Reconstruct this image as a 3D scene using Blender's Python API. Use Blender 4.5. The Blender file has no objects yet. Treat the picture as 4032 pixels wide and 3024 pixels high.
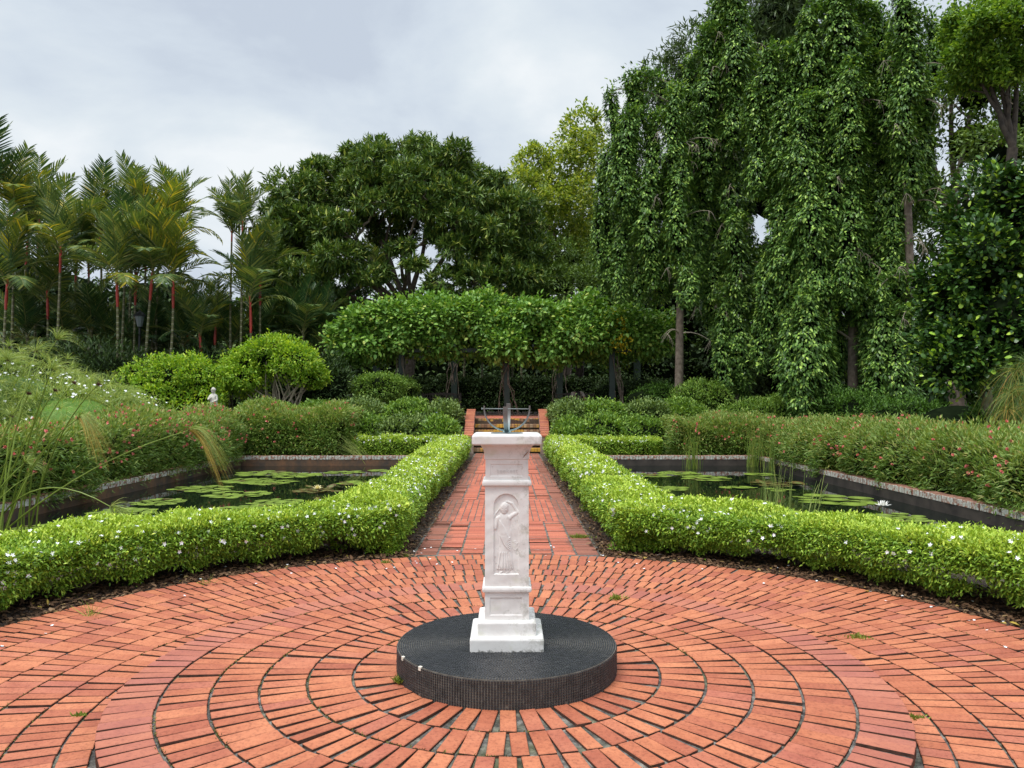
import bpy, math, random
import numpy as np
from mathutils import Vector, Matrix
rng = np.random.default_rng(7)
random.seed(7)
C = bpy.context.scene.collection
PI = math.pi
CAM = np.array([0, 0, 1.62])
TZ = 1.06            # upper terrace level

def W(u, v, d):      # direction seen from the photographer's stand at a real distance d
    return np.array([(u-1095)*d/1661, d, 1.62-(v-868)*d/1661])

# ------------------------------------------------------------------ mesh building
class M:
    def __init__(s): s.v = []; s.f = []; s.n = 0
    def add(s, verts, faces, mi=0):
        verts = np.asarray(verts, dtype=np.float32).reshape(-1, 3); faces = np.asarray(faces, dtype=np.int32)
        if len(faces) == 0: return
        s.v.append(verts); s.f.append((faces+s.n, mi)); s.n += len(verts)
    def build(s, name, mats, parent=None, smooth=False, loc=None):
        me = bpy.data.meshes.new(name)
        V = np.concatenate(s.v)
        if loc is not None: V = V-np.array(loc, dtype=np.float32)
        me.vertices.add(len(V)); me.vertices.foreach_set('co', V.ravel())
        nl = sum(f.size for f, _ in s.f); nf = sum(len(f) for f, _ in s.f)
        me.loops.add(nl); me.polygons.add(nf)
        me.loops.foreach_set('vertex_index', np.concatenate([f.ravel() for f, _ in s.f]))
        ls = []; mi = []; o = 0
        for f, m in s.f:
            k = f.shape[1]; ls.append(o+np.arange(len(f))*k); o += f.size; mi.append(np.full(len(f), m))
        me.polygons.foreach_set('loop_start', np.concatenate(ls).astype(np.int32))
        me.polygons.foreach_set('material_index', np.concatenate(mi).astype(np.int32))
        me.polygons.foreach_set('use_smooth', np.full(nf, smooth))
        for m in (mats if isinstance(mats, (list, tuple)) else [mats]): me.materials.append(m)
        me.update(calc_edges=True)
        o = bpy.data.objects.new(name, me); C.objects.link(o)
        if parent is not None: o.parent = parent
        if loc is not None: o.location = loc
        return o
    def box(s, x0, x1, y0, y1, z0, z1, mi=0, bev=0.0, rot=None, mf=None):
        if bev <= 0:
            v = np.array([[x0,y0,z0],[x1,y0,z0],[x1,y1,z0],[x0,y1,z0],[x0,y0,z1],[x1,y0,z1],[x1,y1,z1],[x0,y1,z1]], float)
            f = [[0,3,2,1],[4,5,6,7],[0,1,5,4],[1,2,6,5],[2,3,7,6],[3,0,4,7]]
            if rot is not None: v = rot(v)
            s.add(v, f, mi)
        else:
            b = bev
            r0 = [[x0,y0,z0],[x1,y0,z0],[x1,y1,z0],[x0,y1,z0]]
            r1 = [[x0,y0,z1-b],[x1,y0,z1-b],[x1,y1,z1-b],[x0,y1,z1-b]]
            r2 = [[x0+b,y0+b,z1],[x1-b,y0+b,z1],[x1-b,y1-b,z1],[x0+b,y1-b,z1]]
            v = np.array(r0+r1+r2, float)
            if rot is not None: v = rot(v)
            f = [[3,2,1,0],[8,9,10,11]]
            for a in (4,) if mf is not None else (0, 4):
                for i in range(4): j = (i+1) % 4; f.append([a+i, a+j, a+j+4, a+i+4])
            s.add(v, f, mi)
            if mf is not None: s.f.append((np.array([[i, (i+1) % 4, (i+1) % 4+4, i+4] for i in range(4)], dtype=np.int32)+s.n-len(v), mf))
    def loft(s, rings, mi=0, cap=True, closed=True):
        R = np.asarray(rings, float); n, k, _ = R.shape
        i = np.arange(n-1)[:, None]*k; j = np.arange(k if closed else k-1)[None, :]; j2 = (j+1) % k
        f = np.stack([i+j, i+j2, i+k+j2, i+k+j], -1).reshape(-1, 4)
        s.add(R.reshape(-1, 3), f, mi)
        if cap and closed:
            for r, rev in ((R[0], True), (R[-1], False)):
                idx = np.arange(k); s.add(r, [idx[::-1] if rev else idx], mi)
    def tube(s, pts, rad, seg=8, mi=0, cap=True):
        P = np.asarray(pts, float); n = len(P)
        rad = np.full(n, rad) if np.isscalar(rad) else np.asarray(rad, float)
        T = np.gradient(P, axis=0); T /= np.linalg.norm(T, axis=1)[:, None]+1e-9
        ref = np.array([0.31, 0.17, 0.93]) if abs(T[:, 2]).mean() < .8 else np.array([0.9, 0.3, 0.1])
        A = np.cross(T, ref); A /= np.linalg.norm(A, axis=1)[:, None]+1e-9
        B = np.cross(T, A)
        a = np.linspace(0, 2*PI, seg, endpoint=False)
        R = P[:, None]+rad[:, None, None]*(np.cos(a)[None, :, None]*A[:, None]+np.sin(a)[None, :, None]*B[:, None])
        s.loft(R, mi, cap)

def nrm(a): return a/(np.linalg.norm(a, axis=-1, keepdims=True)+1e-9)
def rdir(n): return nrm(rng.normal(size=(n, 3)))

KITE = [(0, 0), (.42, .5), (1, 0), (.42, -.5)]
ROUND = [(0, 0), (.3, .36), (.65, .5), (.95, .22), (.95, -.22), (.65, -.5), (.3, -.36)]
OVAL = [(0, 0), (.25, .42), (.6, .46), (1, 0), (.6, -.46), (.25, -.42)]
BLADE = [(0, .5), (1, .08), (1, -.08), (0, -.5)]
def leaves(m, P, D, N, L, Wd, shape=KITE, droop=0.0, fold=.2, mi=0):
    n = len(P)
    if n == 0: return
    L = np.broadcast_to(np.asarray(L, float), (n,)); Wd = np.broadcast_to(np.asarray(Wd, float), (n,))
    D = nrm(D); S = nrm(np.cross(D, N)); N2 = np.cross(S, D)
    t = np.array([a for a, _ in shape]); s_ = np.array([b for _, b in shape]); k = len(shape)
    V = (P[:, None]+D[:, None]*(t[None, :, None]*L[:, None, None])
         + S[:, None]*(s_[None, :, None]*Wd[:, None, None])
         + N2[:, None]*((np.abs(s_)[None, :, None]*fold*Wd[:, None, None])-(t[None, :, None]**2)*droop*L[:, None, None]))
    m.add(V.reshape(-1, 3), (np.arange(n)[:, None]*k+np.arange(k)[None, :]), mi)

def clusters(m, Cn, O, k, L, Wd, spread=.9, shape=KITE, droop=.15, up=.3, jit=.5, mi=0, fold=.2):
    """k leaves around every twig tip Cn that points along O"""
    n = len(Cn)
    P = np.repeat(Cn, k, 0); Oo = np.repeat(O, k, 0)
    D = nrm(Oo+spread*rdir(n*k)+np.array([0, 0, up]))
    N = nrm(Oo*.35+np.array([0, 0, .9])+.5*rdir(n*k))
    l = L*rng.uniform(.65, 1.25, n*k)
    P = P+rng.normal(size=P.shape)*jit*L
    leaves(m, P, D, N, l, Wd/L*l, shape, droop, fold, mi)

class Lump:
    def __init__(s, freq, amp, n=7):
        s.k = rdir(n)*freq*rng.uniform(.6, 1.8, (n, 1)); s.p = rng.uniform(0, 6.28, n); s.a = amp/math.sqrt(n)
    def __call__(s, P): return s.a*1.6*np.sin(P@s.k.T+s.p).sum(-1)/1.3

def ell_pts(ells, n, lump, depth=.12, face=-.35, lo=-2, inner=.72):
    """points over a cluster of lobes: near the outer skin, not deep inside a neighbour"""
    out_p = []; out_n = []; holes = Lump(4.2, 1.0, 9); hs = float(np.median([np.mean(r) for _, r in ells]))*1.0
    A = np.array([r[0]*r[1]+r[1]*r[2]+r[0]*r[2] for _, r in ells], float); A /= A.sum()
    for (c, r), a in zip(ells, A):
        m_ = int(n*a*1.25)+8
        c = np.array(c, float); r = np.array(r, float)
        u = rdir(m_); q = 1-np.abs(rng.normal(0, depth, m_)); q = np.where(rng.uniform(0, 1, m_) < .10, 1+rng.uniform(0, .13, m_), q)
        p = c+u*r*q[:, None]; nn = nrm(u/r)
        p = p+nn*lump(p)[:, None]
        inn = holes(p*(1.0/hs)) < -.62; p[inn] -= nn[inn]*(r*.30)
        keep = (nn*nrm(CAM-p)).sum(1) > face
        keep &= nn[:, 2] > lo
        for (c2, r2) in ells:
            if c2 is c: continue
            dd = np.linalg.norm((p-np.array(c2))/np.array(r2), axis=1)
            if not np.allclose(c2, c): keep &= dd > inner
        out_p.append(p[keep]); out_n.append(nn[keep])
    return np.concatenate(out_p), np.concatenate(out_n)

def fluff(ells, n=9, f=.42, keep=.8):
    out = []
    for c, r in ells:
        c = np.array(c, float); r = np.array(r, float); out.append((tuple(c), tuple(r*keep)))
        for _ in range(n):
            u = nrm(rng.normal(size=3)+np.array([0, -.55, .25])); q = r*f*rng.uniform(.65, 1.25); q = q*.6+.4*q.mean()
            out.append((tuple(c+u*r*.70), (q[0]*1.1, q[1]*1.1, q[2]*.85)))
    return out

def ico(c, r, lump=None, seg=14, rings=9, scale=1.0):
    th = np.linspace(0.02, PI-.02, rings); a = np.linspace(0, 2*PI, seg, endpoint=False)
    u = np.stack([np.sin(th)[:, None]*np.cos(a), np.sin(th)[:, None]*np.sin(a), np.cos(th)[:, None]*np.ones_like(a)], -1)
    P = np.array(c)+u*np.array(r)*scale
    if lump is not None: P = P+nrm(u/np.array(r))*lump(P)[..., None]
    return P

# ------------------------------------------------------------------ materials
MATS = {}
def newmat(name):
    m = bpy.data.materials.new(name); m.use_nodes = True
    nt = m.node_tree; b = nt.nodes['Principled BSDF']
    return m, nt, b
def nd(nt, t, **kw):
    n = nt.nodes.new(t)
    for k, v in kw.items():
        if k.startswith('i_'): n.inputs[k[2:].replace('_', ' ')].default_value = v
        else: setattr(n, k, v)
    return n
def ramp(nt, fac, stops, interp='LINEAR'):
    r = nt.nodes.new('ShaderNodeValToRGB'); r.color_ramp.interpolation = interp
    e = r.color_ramp.elements
    while len(e) < len(stops): e.new(.5)
    for el, (p, c) in zip(e, stops): el.position = p; el.color = (*c, 1) if len(c) == 3 else c
    nt.links.new(fac, r.inputs[0]); return r.outputs[0]
def noise(nt, scale, detail=4, rough=.55, vec=None, out='Fac', dist=0):
    n = nd(nt, 'ShaderNodeTexNoise'); n.inputs['Scale'].default_value = scale; n.inputs['Detail'].default_value = detail
    n.inputs['Roughness'].default_value = rough; n.inputs['Distortion'].default_value = dist
    if vec is None:
        tc = nd(nt, 'ShaderNodeTexCoord'); vec = tc.outputs['Object']
    nt.links.new(vec, n.inputs['Vector']); return n.outputs[out]
def mix(nt, f, a, b, mode='MIX'):
    n = nt.nodes.new('ShaderNodeMix'); n.data_type = 'RGBA'; n.blend_type = mode
    for sock, val in ((n.inputs[0], f), (n.inputs[6], a), (n.inputs[7], b)):
        if isinstance(val, (int, float)): sock.default_value = val
        elif isinstance(val, tuple): sock.default_value = (*val, 1)
        else: nt.links.new(val, sock)
    return n.outputs[2]
def bump(nt, b, h, strength=.4, dist=.01):
    n = nd(nt, 'ShaderNodeBump'); n.inputs['Strength'].default_value = strength; n.inputs['Distance'].default_value = dist
    nt.links.new(h, n.inputs['Height']); nt.links.new(n.outputs[0], b.inputs['Normal'])

GAIN = (1.75, 1.55, 1.15)
def leafmat(name, stops, rough=.45, trans=.25, clump=None, cscale=.8, spec=.28, gain=1.0):
    """leaf colour differs from leaf to leaf and gently from branch to branch"""
    m, nt, b = newmat(name)
    g = nd(nt, 'ShaderNodeNewGeometry')
    stops = [(p, tuple(min(.75, c*k*gain) for c, k in zip(cc, GAIN))) for p, cc in stops]
    col = ramp(nt, g.outputs['Random Per Island'], stops)
    if clump:
        f = ramp(nt, noise(nt, cscale, 3), [(.38, (0, 0, 0)), (.64, (1, 1, 1))])
        col = mix(nt, f, col, mix(nt, 1.0, col, clump, 'MULTIPLY'))
    nt.links.new(col, b.inputs['Base Color'])
    b.inputs['Roughness'].default_value = rough
    b.inputs['Specular IOR Level'].default_value = spec
    if trans > 0:
        tr = nd(nt, 'ShaderNodeBsdfTranslucent'); mx = nd(nt, 'ShaderNodeMixShader'); mx.inputs[0].default_value = trans
        c2 = mix(nt, 1.0, col, (1.25, 1.2, .5), 'MULTIPLY')
        nt.links.new(c2, tr.inputs['Color'])
        nt.links.new(b.outputs[0], mx.inputs[1]); nt.links.new(tr.outputs[0], mx.inputs[2])
        nt.links.new(mx.outputs[0], nt.nodes['Material Output'].inputs['Surface'])
    return m

def simple(name, c1, c2, scale=8, rough=.8, metal=0, bs=.3, bd=.01, spec=.5):
    m, nt, b = newmat(name)
    n = noise(nt, scale, 6)
    nt.links.new(ramp(nt, n, [(.3, c1), (.7, c2)]), b.inputs['Base Color'])
    b.inputs['Roughness'].default_value = rough; b.inputs['Metallic'].default_value = metal
    b.inputs['Specular IOR Level'].default_value = spec
    bump(nt, b, n, bs, bd)
    return m

def brickmat(name, rim=False, dark=1.0):
    m, nt, b = newmat(name)
    g = nd(nt, 'ShaderNodeNewGeometry')
    k = dark
    base = ramp(nt, g.outputs['Random Per Island'], [(0, (.44*k, .128*k, .066*k)), (.35, (.55*k, .182*k, .082*k)), (.7, (.62*k, .225*k, .105*k)), (1, (.48*k, .15*k, .09*k))])
    tc = nd(nt, 'ShaderNodeTexCoord')
    blotch = ramp(nt, noise(nt, 6, 7, .7), [(.40, (0, 0, 0)), (.68, (1, 1, 1))])
    base = mix(nt, blotch, base, mix(nt, 1.0, base, (.78, .66, .64), 'MULTIPLY'))
    spk = ramp(nt, noise(nt, 55, 5, .75), [(.33, (.62, .56, .54)), (.5, (1, 1, 1)), (.70, (1.06, 1.06, 1.07))])
    base = mix(nt, 1.0, base, spk, 'MULTIPLY'); base = mix(nt, 1.0, base, (.90, .88, .86), 'MULTIPLY')
    # old wear: large stains
    st = ramp(nt, noise(nt, .9, 5, .6), [(.48, (0, 0, 0)), (.70, (.7, .7, .7))])
    base = mix(nt, st, base, mix(nt, 1.0, base, (.78, .70, .76), 'MULTIPLY'))
    if rim:
        base = mix(nt, .35, base, (.36, .13, .11))
    nt.links.new(base, b.inputs['Base Color']); b.inputs['Roughness'].default_value = .72
    bump(nt, b, noise(nt, 60, 6, .7), .5, .004)
    return m

brick = brickmat('red_clay_brick'); brick_rim = brickmat('plum_clay_brick', True)
brick_side = simple('shaded_dirty_brick_side', (.045, .028, .022), (.13, .062, .045), 30, .95, spec=.1)  # joint shade painted into the side faces, together with dirt
brick_step = brickmat('cheek_brick', dark=.9)
# path bricks: darker, mossy columns along both edges
def pathmat():
    m, nt, b = newmat('path_brick')
    g = nd(nt, 'ShaderNodeNewGeometry'); tc = nd(nt, 'ShaderNodeTexCoord')
    base = ramp(nt, g.outputs['Random Per Island'], [(0, (.40, .115, .07)), (.3, (.52, .155, .09)), (.7, (.58, .19, .11)), (1, (.44, .14, .09))])
    spk = ramp(nt, noise(nt, 60, 4, .7), [(.33, (.7, .66, .64)), (.55, (1, 1, 1))]); base = mix(nt, 1.0, base, spk, 'MULTIPLY')
    sx = nd(nt, 'ShaderNodeSeparateXYZ'); nt.links.new(tc.outputs['Object'], sx.inputs[0])
    ab = nd(nt, 'ShaderNodeMath', operation='ABSOLUTE'); nt.links.new(sx.outputs[0], ab.inputs[0])
    ad = nd(nt, 'ShaderNodeMath', operation='MULTIPLY_ADD'); nt.links.new(noise(nt, 2.2, 5, .7), ad.inputs[0]); ad.inputs[1].default_value = .55; nt.links.new(ab.outputs[0], ad.inputs[2])
    f = ramp(nt, ad.outputs[0], [(.96, (0, 0, 0)), (1.26, (.5, .5, .5))])
    base = mix(nt, 1.0, base, (.92, .85, .82), 'MULTIPLY')
    base = mix(nt, f, base, (.085, .062, .045))
    nt.links.new(base, b.inputs['Base Color']); b.inputs['Roughness'].default_value = .8
    bump(nt, b, noise(nt, 60, 6, .7), .5, .004); return m
brick_path = pathmat()

def jointmat():
    m, nt, b = newmat('joint_mortar_and_moss')
    n1 = noise(nt, 14, 6, .7); n2 = noise(nt, 3.1, 5, .6)
    c = ramp(nt, n1, [(.35, (.025, .022, .02)), (.5, (.11, .10, .09)), (.66, (.30, .28, .24))])
    g = ramp(nt, n2, [(.50, (0, 0, 0)), (.66, (.8, .8, .8))])
    c = mix(nt, g, c, ramp(nt, n1, [(.35, (.03, .035, .012)), (.7, (.13, .14, .05))]))
    nt.links.new(c, b.inputs['Base Color']); b.inputs['Roughness'].default_value = .95
    bump(nt, b, noise(nt, 90, 5, .7), .8, .006); return m
joint = jointmat()

def soilmat():
    m, nt, b = newmat('leaf_mulch_soil')
    n1 = noise(nt, 26, 8, .75); n2 = noise(nt, 1.2, 4)
    c = ramp(nt, n1, [(.3, (.022, .014, .010)), (.5, (.07, .045, .032)), (.7, (.16, .105, .075))])
    c = mix(nt, ramp(nt, n2, [(.5, (0, 0, 0)), (.75, (.45, .45, .45))]), c, (.05, .06, .02))
    nt.links.new(c, b.inputs['Base Color']); b.inputs['Roughness'].default_value = .95
    bump(nt, b, n1, 1.0, .03); return m
soil = soilmat()

def whitemat():
    m, nt, b = newmat('weathered_white_paint')
    tc = nd(nt, 'ShaderNodeTexCoord'); sx = nd(nt, 'ShaderNodeSeparateXYZ'); nt.links.new(tc.outputs['Object'], sx.inputs[0])
    c = ramp(nt, noise(nt, 7, 5), [(.35, (.68, .65, .625)), (.65, (.77, .75, .725))])
    # grime speckles, stronger to the right hand side and in a band at the foot
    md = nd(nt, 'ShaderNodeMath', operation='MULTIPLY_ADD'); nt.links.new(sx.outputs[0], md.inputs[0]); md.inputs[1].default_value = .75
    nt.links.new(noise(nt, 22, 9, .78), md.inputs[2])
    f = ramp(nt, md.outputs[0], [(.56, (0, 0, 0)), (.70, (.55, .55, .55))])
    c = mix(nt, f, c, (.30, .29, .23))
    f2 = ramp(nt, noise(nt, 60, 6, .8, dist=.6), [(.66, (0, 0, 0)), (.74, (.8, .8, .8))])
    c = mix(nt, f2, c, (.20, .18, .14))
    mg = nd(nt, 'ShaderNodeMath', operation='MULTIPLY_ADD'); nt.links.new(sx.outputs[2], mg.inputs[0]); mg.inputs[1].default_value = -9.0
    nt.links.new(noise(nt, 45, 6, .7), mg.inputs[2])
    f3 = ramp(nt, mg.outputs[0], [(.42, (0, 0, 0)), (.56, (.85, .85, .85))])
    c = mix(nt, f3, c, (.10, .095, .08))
    # greenish bloom under the upper cap
    f4 = ramp(nt, noise(nt, 9, 4), [(.58, (0, 0, 0)), (.74, (.35, .35, .35))]); c = mix(nt, f4, c, (.42, .44, .24))
    nt.links.new(c, b.inputs['Base Color']); b.inputs['Roughness'].default_value = .6
    bump(nt, b, noise(nt, 30, 7, .65), .35, .004); return m
white = whitemat()
white_plain = simple('plain_white_paint', (.58, .55, .53), (.70, .67, .65), 9, .6)
stone_white = simple('pale_statue_stone', (.42, .39, .33), (.72, .69, .62), 14, .8, bs=.6, bd=.02)
bronze = simple('patinated_bronze', (.14, .13, .12), (.22, .27, .27), 14, .45, .55, .2, .003)
def bronze2():
    m, nt, b = newmat('bronze_with_verdigris_foot')
    tc = nd(nt, 'ShaderNodeTexCoord'); sx = nd(nt, 'ShaderNodeSeparateXYZ'); nt.links.new(tc.outputs['Object'], sx.inputs[0])
    ad = nd(nt, 'ShaderNodeMath', operation='MULTIPLY_ADD'); nt.links.new(noise(nt, 18, 5), ad.inputs[0]); ad.inputs[1].default_value = .08
    nt.links.new(sx.outputs[2], ad.inputs[2])
    c = ramp(nt, ad.outputs[0], [(.05, (.24, .36, .37)), (.11, (.18, .19, .19)), (.18, (.15, .13, .12))])
    nt.links.new(c, b.inputs['Base Color']); b.inputs['Roughness'].default_value = .5; b.inputs['Metallic'].default_value = .4
    return m
bronze_v = bronze2()
tile = simple('black_mosaic_tile', (.018, .019, .021), (.042, .044, .050), 40, .38, bs=.15, bd=.002)
grout = simple('mosaic_grout', (.06, .054, .046), (.16, .145, .12), 30, .95)
tile_pale = simple('chipped_pale_tile', (.6, .55, .45), (.75, .7, .6), 30, .8)
render_wall = simple('damp_concrete', (.025, .020, .017), (.075, .06, .048), 3.5, .75, bs=.4, bd=.01)
def rustwall():
    m, nt, b = newmat('stained_pond_wall')
    c = ramp(nt, noise(nt, 1.6, 6, .65), [(.35, (.05, .042, .036)), (.5, (.12, .07, .04)), (.65, (.20, .095, .045))])
    c = mix(nt, ramp(nt, noise(nt, 9, 5, .7), [(.5, (0, 0, 0)), (.7, (.6, .6, .6))]), c, (.05, .045, .04))
    nt.links.new(c, b.inputs['Base Color']); b.inputs['Roughness'].default_value = .7; bump(nt, b, noise(nt, 20, 5), .4, .01); return m
pondwall = rustwall()
def copingmat():
    m, nt, b = newmat('flaking_white_coping')
    g = nd(nt, 'ShaderNodeNewGeometry')
    br = ramp(nt, g.outputs['Random Per Island'], [(0, (.20, .085, .055)), (.5, (.30, .13, .085)), (1, (.36, .17, .11))])
    f = ramp(nt, noise(nt, 11, 7, .8), [(.45, (0, 0, 0)), (.50, (1, 1, 1))])
    c = mix(nt, f, br, ramp(nt, noise(nt, 30, 5), [(.3, (.40, .41, .35)), (.7, (.66, .66, .60))]))
    nt.links.new(c, b.inputs['Base Color']); b.inputs['Roughness'].default_value = .85; bump(nt, b, noise(nt, 30, 5), .5, .006); return m
cop_face = copingmat()
cop_top = simple('old_coping_brick', (.16, .075, .05), (.36, .18, .12), 12, .9, bs=.5, bd=.006)
def stepmat():
    m, nt, b = newmat('yellow_edged_step_brick')
    g = nd(nt, 'ShaderNodeNewGeometry')
    br = ramp(nt, g.outputs['Random Per Island'], [(0, (.16, .10, .06)), (.3, (.30, .17, .09)), (.55, (.22, .15, .08)), (.8, (.42, .32, .2)), (1, (.3, .16, .1))])
    f = ramp(nt, noise(nt, 1.7, 5, .7), [(.47, (0, 0, 0)), (.57, (1, 1, 1))])
    f2 = ramp(nt, noise(nt, 25, 5, .7), [(.32, (0, 0, 0)), (.5, (1, 1, 1))])
    ff = mix(nt, 1.0, f, f2, 'MULTIPLY')
    c = mix(nt, ff, br, (.62, .37, .04))
    nt.links.new(c, b.inputs['Base Color']); b.inputs['Roughness'].default_value = .85; bump(nt, b, noise(nt, 30, 5), .5, .006); return m
step_face = stepmat()
step_dark = simple('dark_step_riser', (.012, .012, .008), (.06, .055, .03), 10, .95)  # near-black riser set back below each nosing
pillar_old = simple('limewashed_brick_pier', (.22, .12, .09), (.46, .40, .33), 9, .9, bs=.5, bd=.01)
bark = simple('grey_brown_bark', (.10, .075, .055), (.24, .19, .15), 7, .9, bs=.7, bd=.02)
bark_pale = simple('pale_bark', (.22, .18, .13), (.42, .36, .28), 6, .9, bs=.6, bd=.02)
bark_dark = simple('dark_bark', (.022, .017, .013), (.085, .065, .048), 9, .9, bs=.7, bd=.02)
twig = simple('hedge_twig', (.10, .075, .045), (.22, .17, .11), 20, .9)
post_green = simple('dark_green_post', (.008, .018, .013), (.016, .034, .024), 5, .5)
bench_wood = simple('dark_bench_wood', (.05, .042, .036), (.11, .092, .078), 12, .8)
black_iron = simple('black_lamp_iron', (.012, .014, .016), (.03, .034, .038), 10, .5)
lamp_glass = simple('grey_lamp_glass', (.16, .19, .2), (.26, .30, .32), 4, .15)

# ------------------------------------------------------------------ tagging
def tag(o, label, cat, group=None, kind=None):
    o['label'] = label; o['category'] = cat
    if group: o['group'] = group
    if kind: o['kind'] = kind
    return o
def empty(name, loc, label, cat, group=None):
    o = bpy.data.objects.new(name, None); o.empty_display_size = .2; C.objects.link(o); o.location = tuple(float(a) for a in loc)
    return tag(o, label, cat, group)
def child(m, name, mats, root, smooth=False, kind=None, label=None):
    """world-coordinate mesh parented to a root that is only translated"""
    o = m.build(name, mats, None, smooth, loc=tuple(root.location))
    o.parent = root; o.location = (0, 0, 0)
    if kind: o['kind'] = kind
    if label: o['label'] = label
    return o
def structure(o): o['kind'] = 'structure'; return o

# ================================================================== SETTING
# ---- sky and light
w = bpy.data.worlds.new('World'); bpy.context.scene.world = w; w.use_nodes = True
nt = w.node_tree; bg = nt.nodes['Background']
SUN_EL, SUN_AZ = math.radians(58), math.radians(-150)
sky = nd(nt, 'ShaderNodeTexSky', sky_type='NISHITA', sun_disc=False, sun_elevation=SUN_EL, sun_rotation=math.radians(150), air_density=1.2, dust_density=2.0)
sk = nd(nt, 'ShaderNodeVectorMath', operation='SCALE'); nt.links.new(sky.outputs[0], sk.inputs[0]); sk.inputs['Scale'].default_value = 1.0
tc = nd(nt, 'ShaderNodeTexCoord'); sx = nd(nt, 'ShaderNodeSeparateXYZ'); nt.links.new(tc.outputs['Generated'], sx.inputs[0])
mp = nd(nt, 'ShaderNodeMapping'); mp.inputs['Scale'].default_value = (1, 1, 1.9); mp.inputs['Location'].default_value = (.35, .1, .0); nt.links.new(tc.outputs['Generated'], mp.inputs[0])
n1 = noise(nt, 2.9, 7, .52, mp.outputs[0], dist=.25); n2 = noise(nt, 1.3, 5, .5, mp.outputs[0])
cl = ramp(nt, n1, [(.36, (5.1, 5.75, 6.7)), (.45, (5.9, 6.6, 7.4)), (.54, (6.7, 7.35, 7.9)), (.64, (7.9, 8.3, 8.6))])
cov = ramp(nt, n2, [(.25, (.8, .8, .8)), (.5, (1, 1, 1))])
col = mix(nt, cov, sk.outputs[0], cl)
# an overcast sky is brighter overhead than at the horizon
mr = nd(nt, 'ShaderNodeMapRange'); nt.links.new(sx.outputs[2], mr.inputs[0]); mr.inputs[1].default_value = .48; mr.inputs[2].default_value = 1.0; mr.inputs[3].default_value = 1.0; mr.inputs[4].default_value = 2.9
sc2 = nd(nt, 'ShaderNodeVectorMath', operation='SCALE'); nt.links.new(col, sc2.inputs[0]); nt.links.new(mr.outputs[0], sc2.inputs['Scale'])
nt.links.new(sc2.outputs[0], bg.inputs[0]); bg.inputs[1].default_value = .10
sl = bpy.data.lights.new('sun', 'SUN'); sl.energy = 2.2; sl.angle = math.radians(24); sl.color = (1, .96, .9)
so = bpy.data.objects.new('sun', sl); C.objects.link(so)
sd = Vector((-.40, -.42, 1.25)).normalized()     # towards the sun, behind the camera's left shoulder
so.rotation_euler = sd.to_track_quat('Z', 'Y').to_euler()
sky.sun_elevation = math.asin(sd.z); sky.sun_rotation = math.atan2(sd.x, sd.y)

# ---- ground
POND = [(-7.4, -2.1, 8.8, 21.5), (2.1, 7.0, 8.8, 21.5)]
def gz(x, y):
    t = np.clip((y-22.9)/2.8, 0, 1); z = TZ*t*t*(3-2*t)
    z = np.where((np.abs(x) < 1.19) & (y < 25.45), 0, z)
    return z
xs = sorted(set([-400, -150, -60, -30, -20, -14, -10, -8.5, -7.4, -2.1, -1.2, -1.18, 1.18, 1.2, 2.1, 7.0, 8.5, 10, 14, 20, 30, 60, 150, 400]))
ys = sorted(set([-60, -10, 0, 4, 8.8, 12, 16, 21.5, 22.9]+[23.2+.3*i for i in range(8)]+[25.44, 25.5, 25.8, 27, 30, 40, 60, 100, 200, 500]))
m = M(); X, Y = np.meshgrid(xs, ys); V = np.stack([X, Y, gz(X, Y)-.03*(np.hypot(X, Y-4.3) < 0)], -1).reshape(-1, 3)
F = []
for j in range(len(ys)-1):
    for i in range(len(xs)-1):
        cx, cy = (xs[i]+xs[i+1])/2, (ys[j]+ys[j+1])/2
        if any(a < cx < b and c < cy < d for a, b, c, d in POND): continue
        F.append([j*len(xs)+i, j*len(xs)+i+1, (j+1)*len(xs)+i+1, (j+1)*len(xs)+i])
m.add(V, F); structure(m.build('ground', soil))

CX, CY = 0.0, 4.3
PZ = .15
def ring_bricks(m, r0, r1, z, n, bw, mi=0, off=0, skip=None):
    for i in range(n):
        a = off+2*PI*i/n
        x, y = CX+math.cos(a)*r0, CY+math.sin(a)*r0
        if y < -.4 and r0 > 2.1: continue
        if skip and skip(a): continue
        j = random.gauss(0, .0025)/r0; ca, sa = math.cos(a+j), math.sin(a+j)
        dz = random.gauss(0, .0013); g = random.uniform(.005, .0095); hw = bw/2*random.uniform(.95, 1.02)
        tx, ty = random.gauss(0, .003), random.gauss(0, .0025)
        def rot(v, ca=ca, sa=sa, dz=dz, tx=tx):
            q = v.copy(); r = v[:, 0]; t = v[:, 1]+ty
            q[:, 0] = CX+ca*r-sa*t; q[:, 1] = CY+sa*r+ca*t; q[:, 2] = v[:, 2]+dz+tx*(v[:, 1]/hw)*.5
            return q
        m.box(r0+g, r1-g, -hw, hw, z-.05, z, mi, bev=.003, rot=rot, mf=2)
# outer paving
m = M(); edges = [2.03, 2.175, 2.41, 2.645, 2.88, 3.115, 3.35, 3.585, 3.82]
for k in range(len(edges)-1):
    n = int(2*PI*(edges[k]+.02)/.089); ring_bricks(m, edges[k], edges[k+1], .018, n, .0785, off=random.random())
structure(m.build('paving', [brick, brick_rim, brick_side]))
m = M(); a = np.linspace(0, 2*PI, 97)[:-1]
def disc(m, r, z, z0=None, mi=0, n=96):
    a = np.linspace(0, 2*PI, n, endpoint=False)
    top = np.stack([CX+r*np.cos(a), CY+r*np.sin(a), np.full(n, z)], -1); m.add(top, [np.arange(n)], mi)
    if z0 is not None:
        bot = top.copy(); bot[:, 2] = z0; m.loft([bot, top], mi, cap=False)
disc(m, 3.84, .004); structure(m.build('paving_bed', joint))
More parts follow.
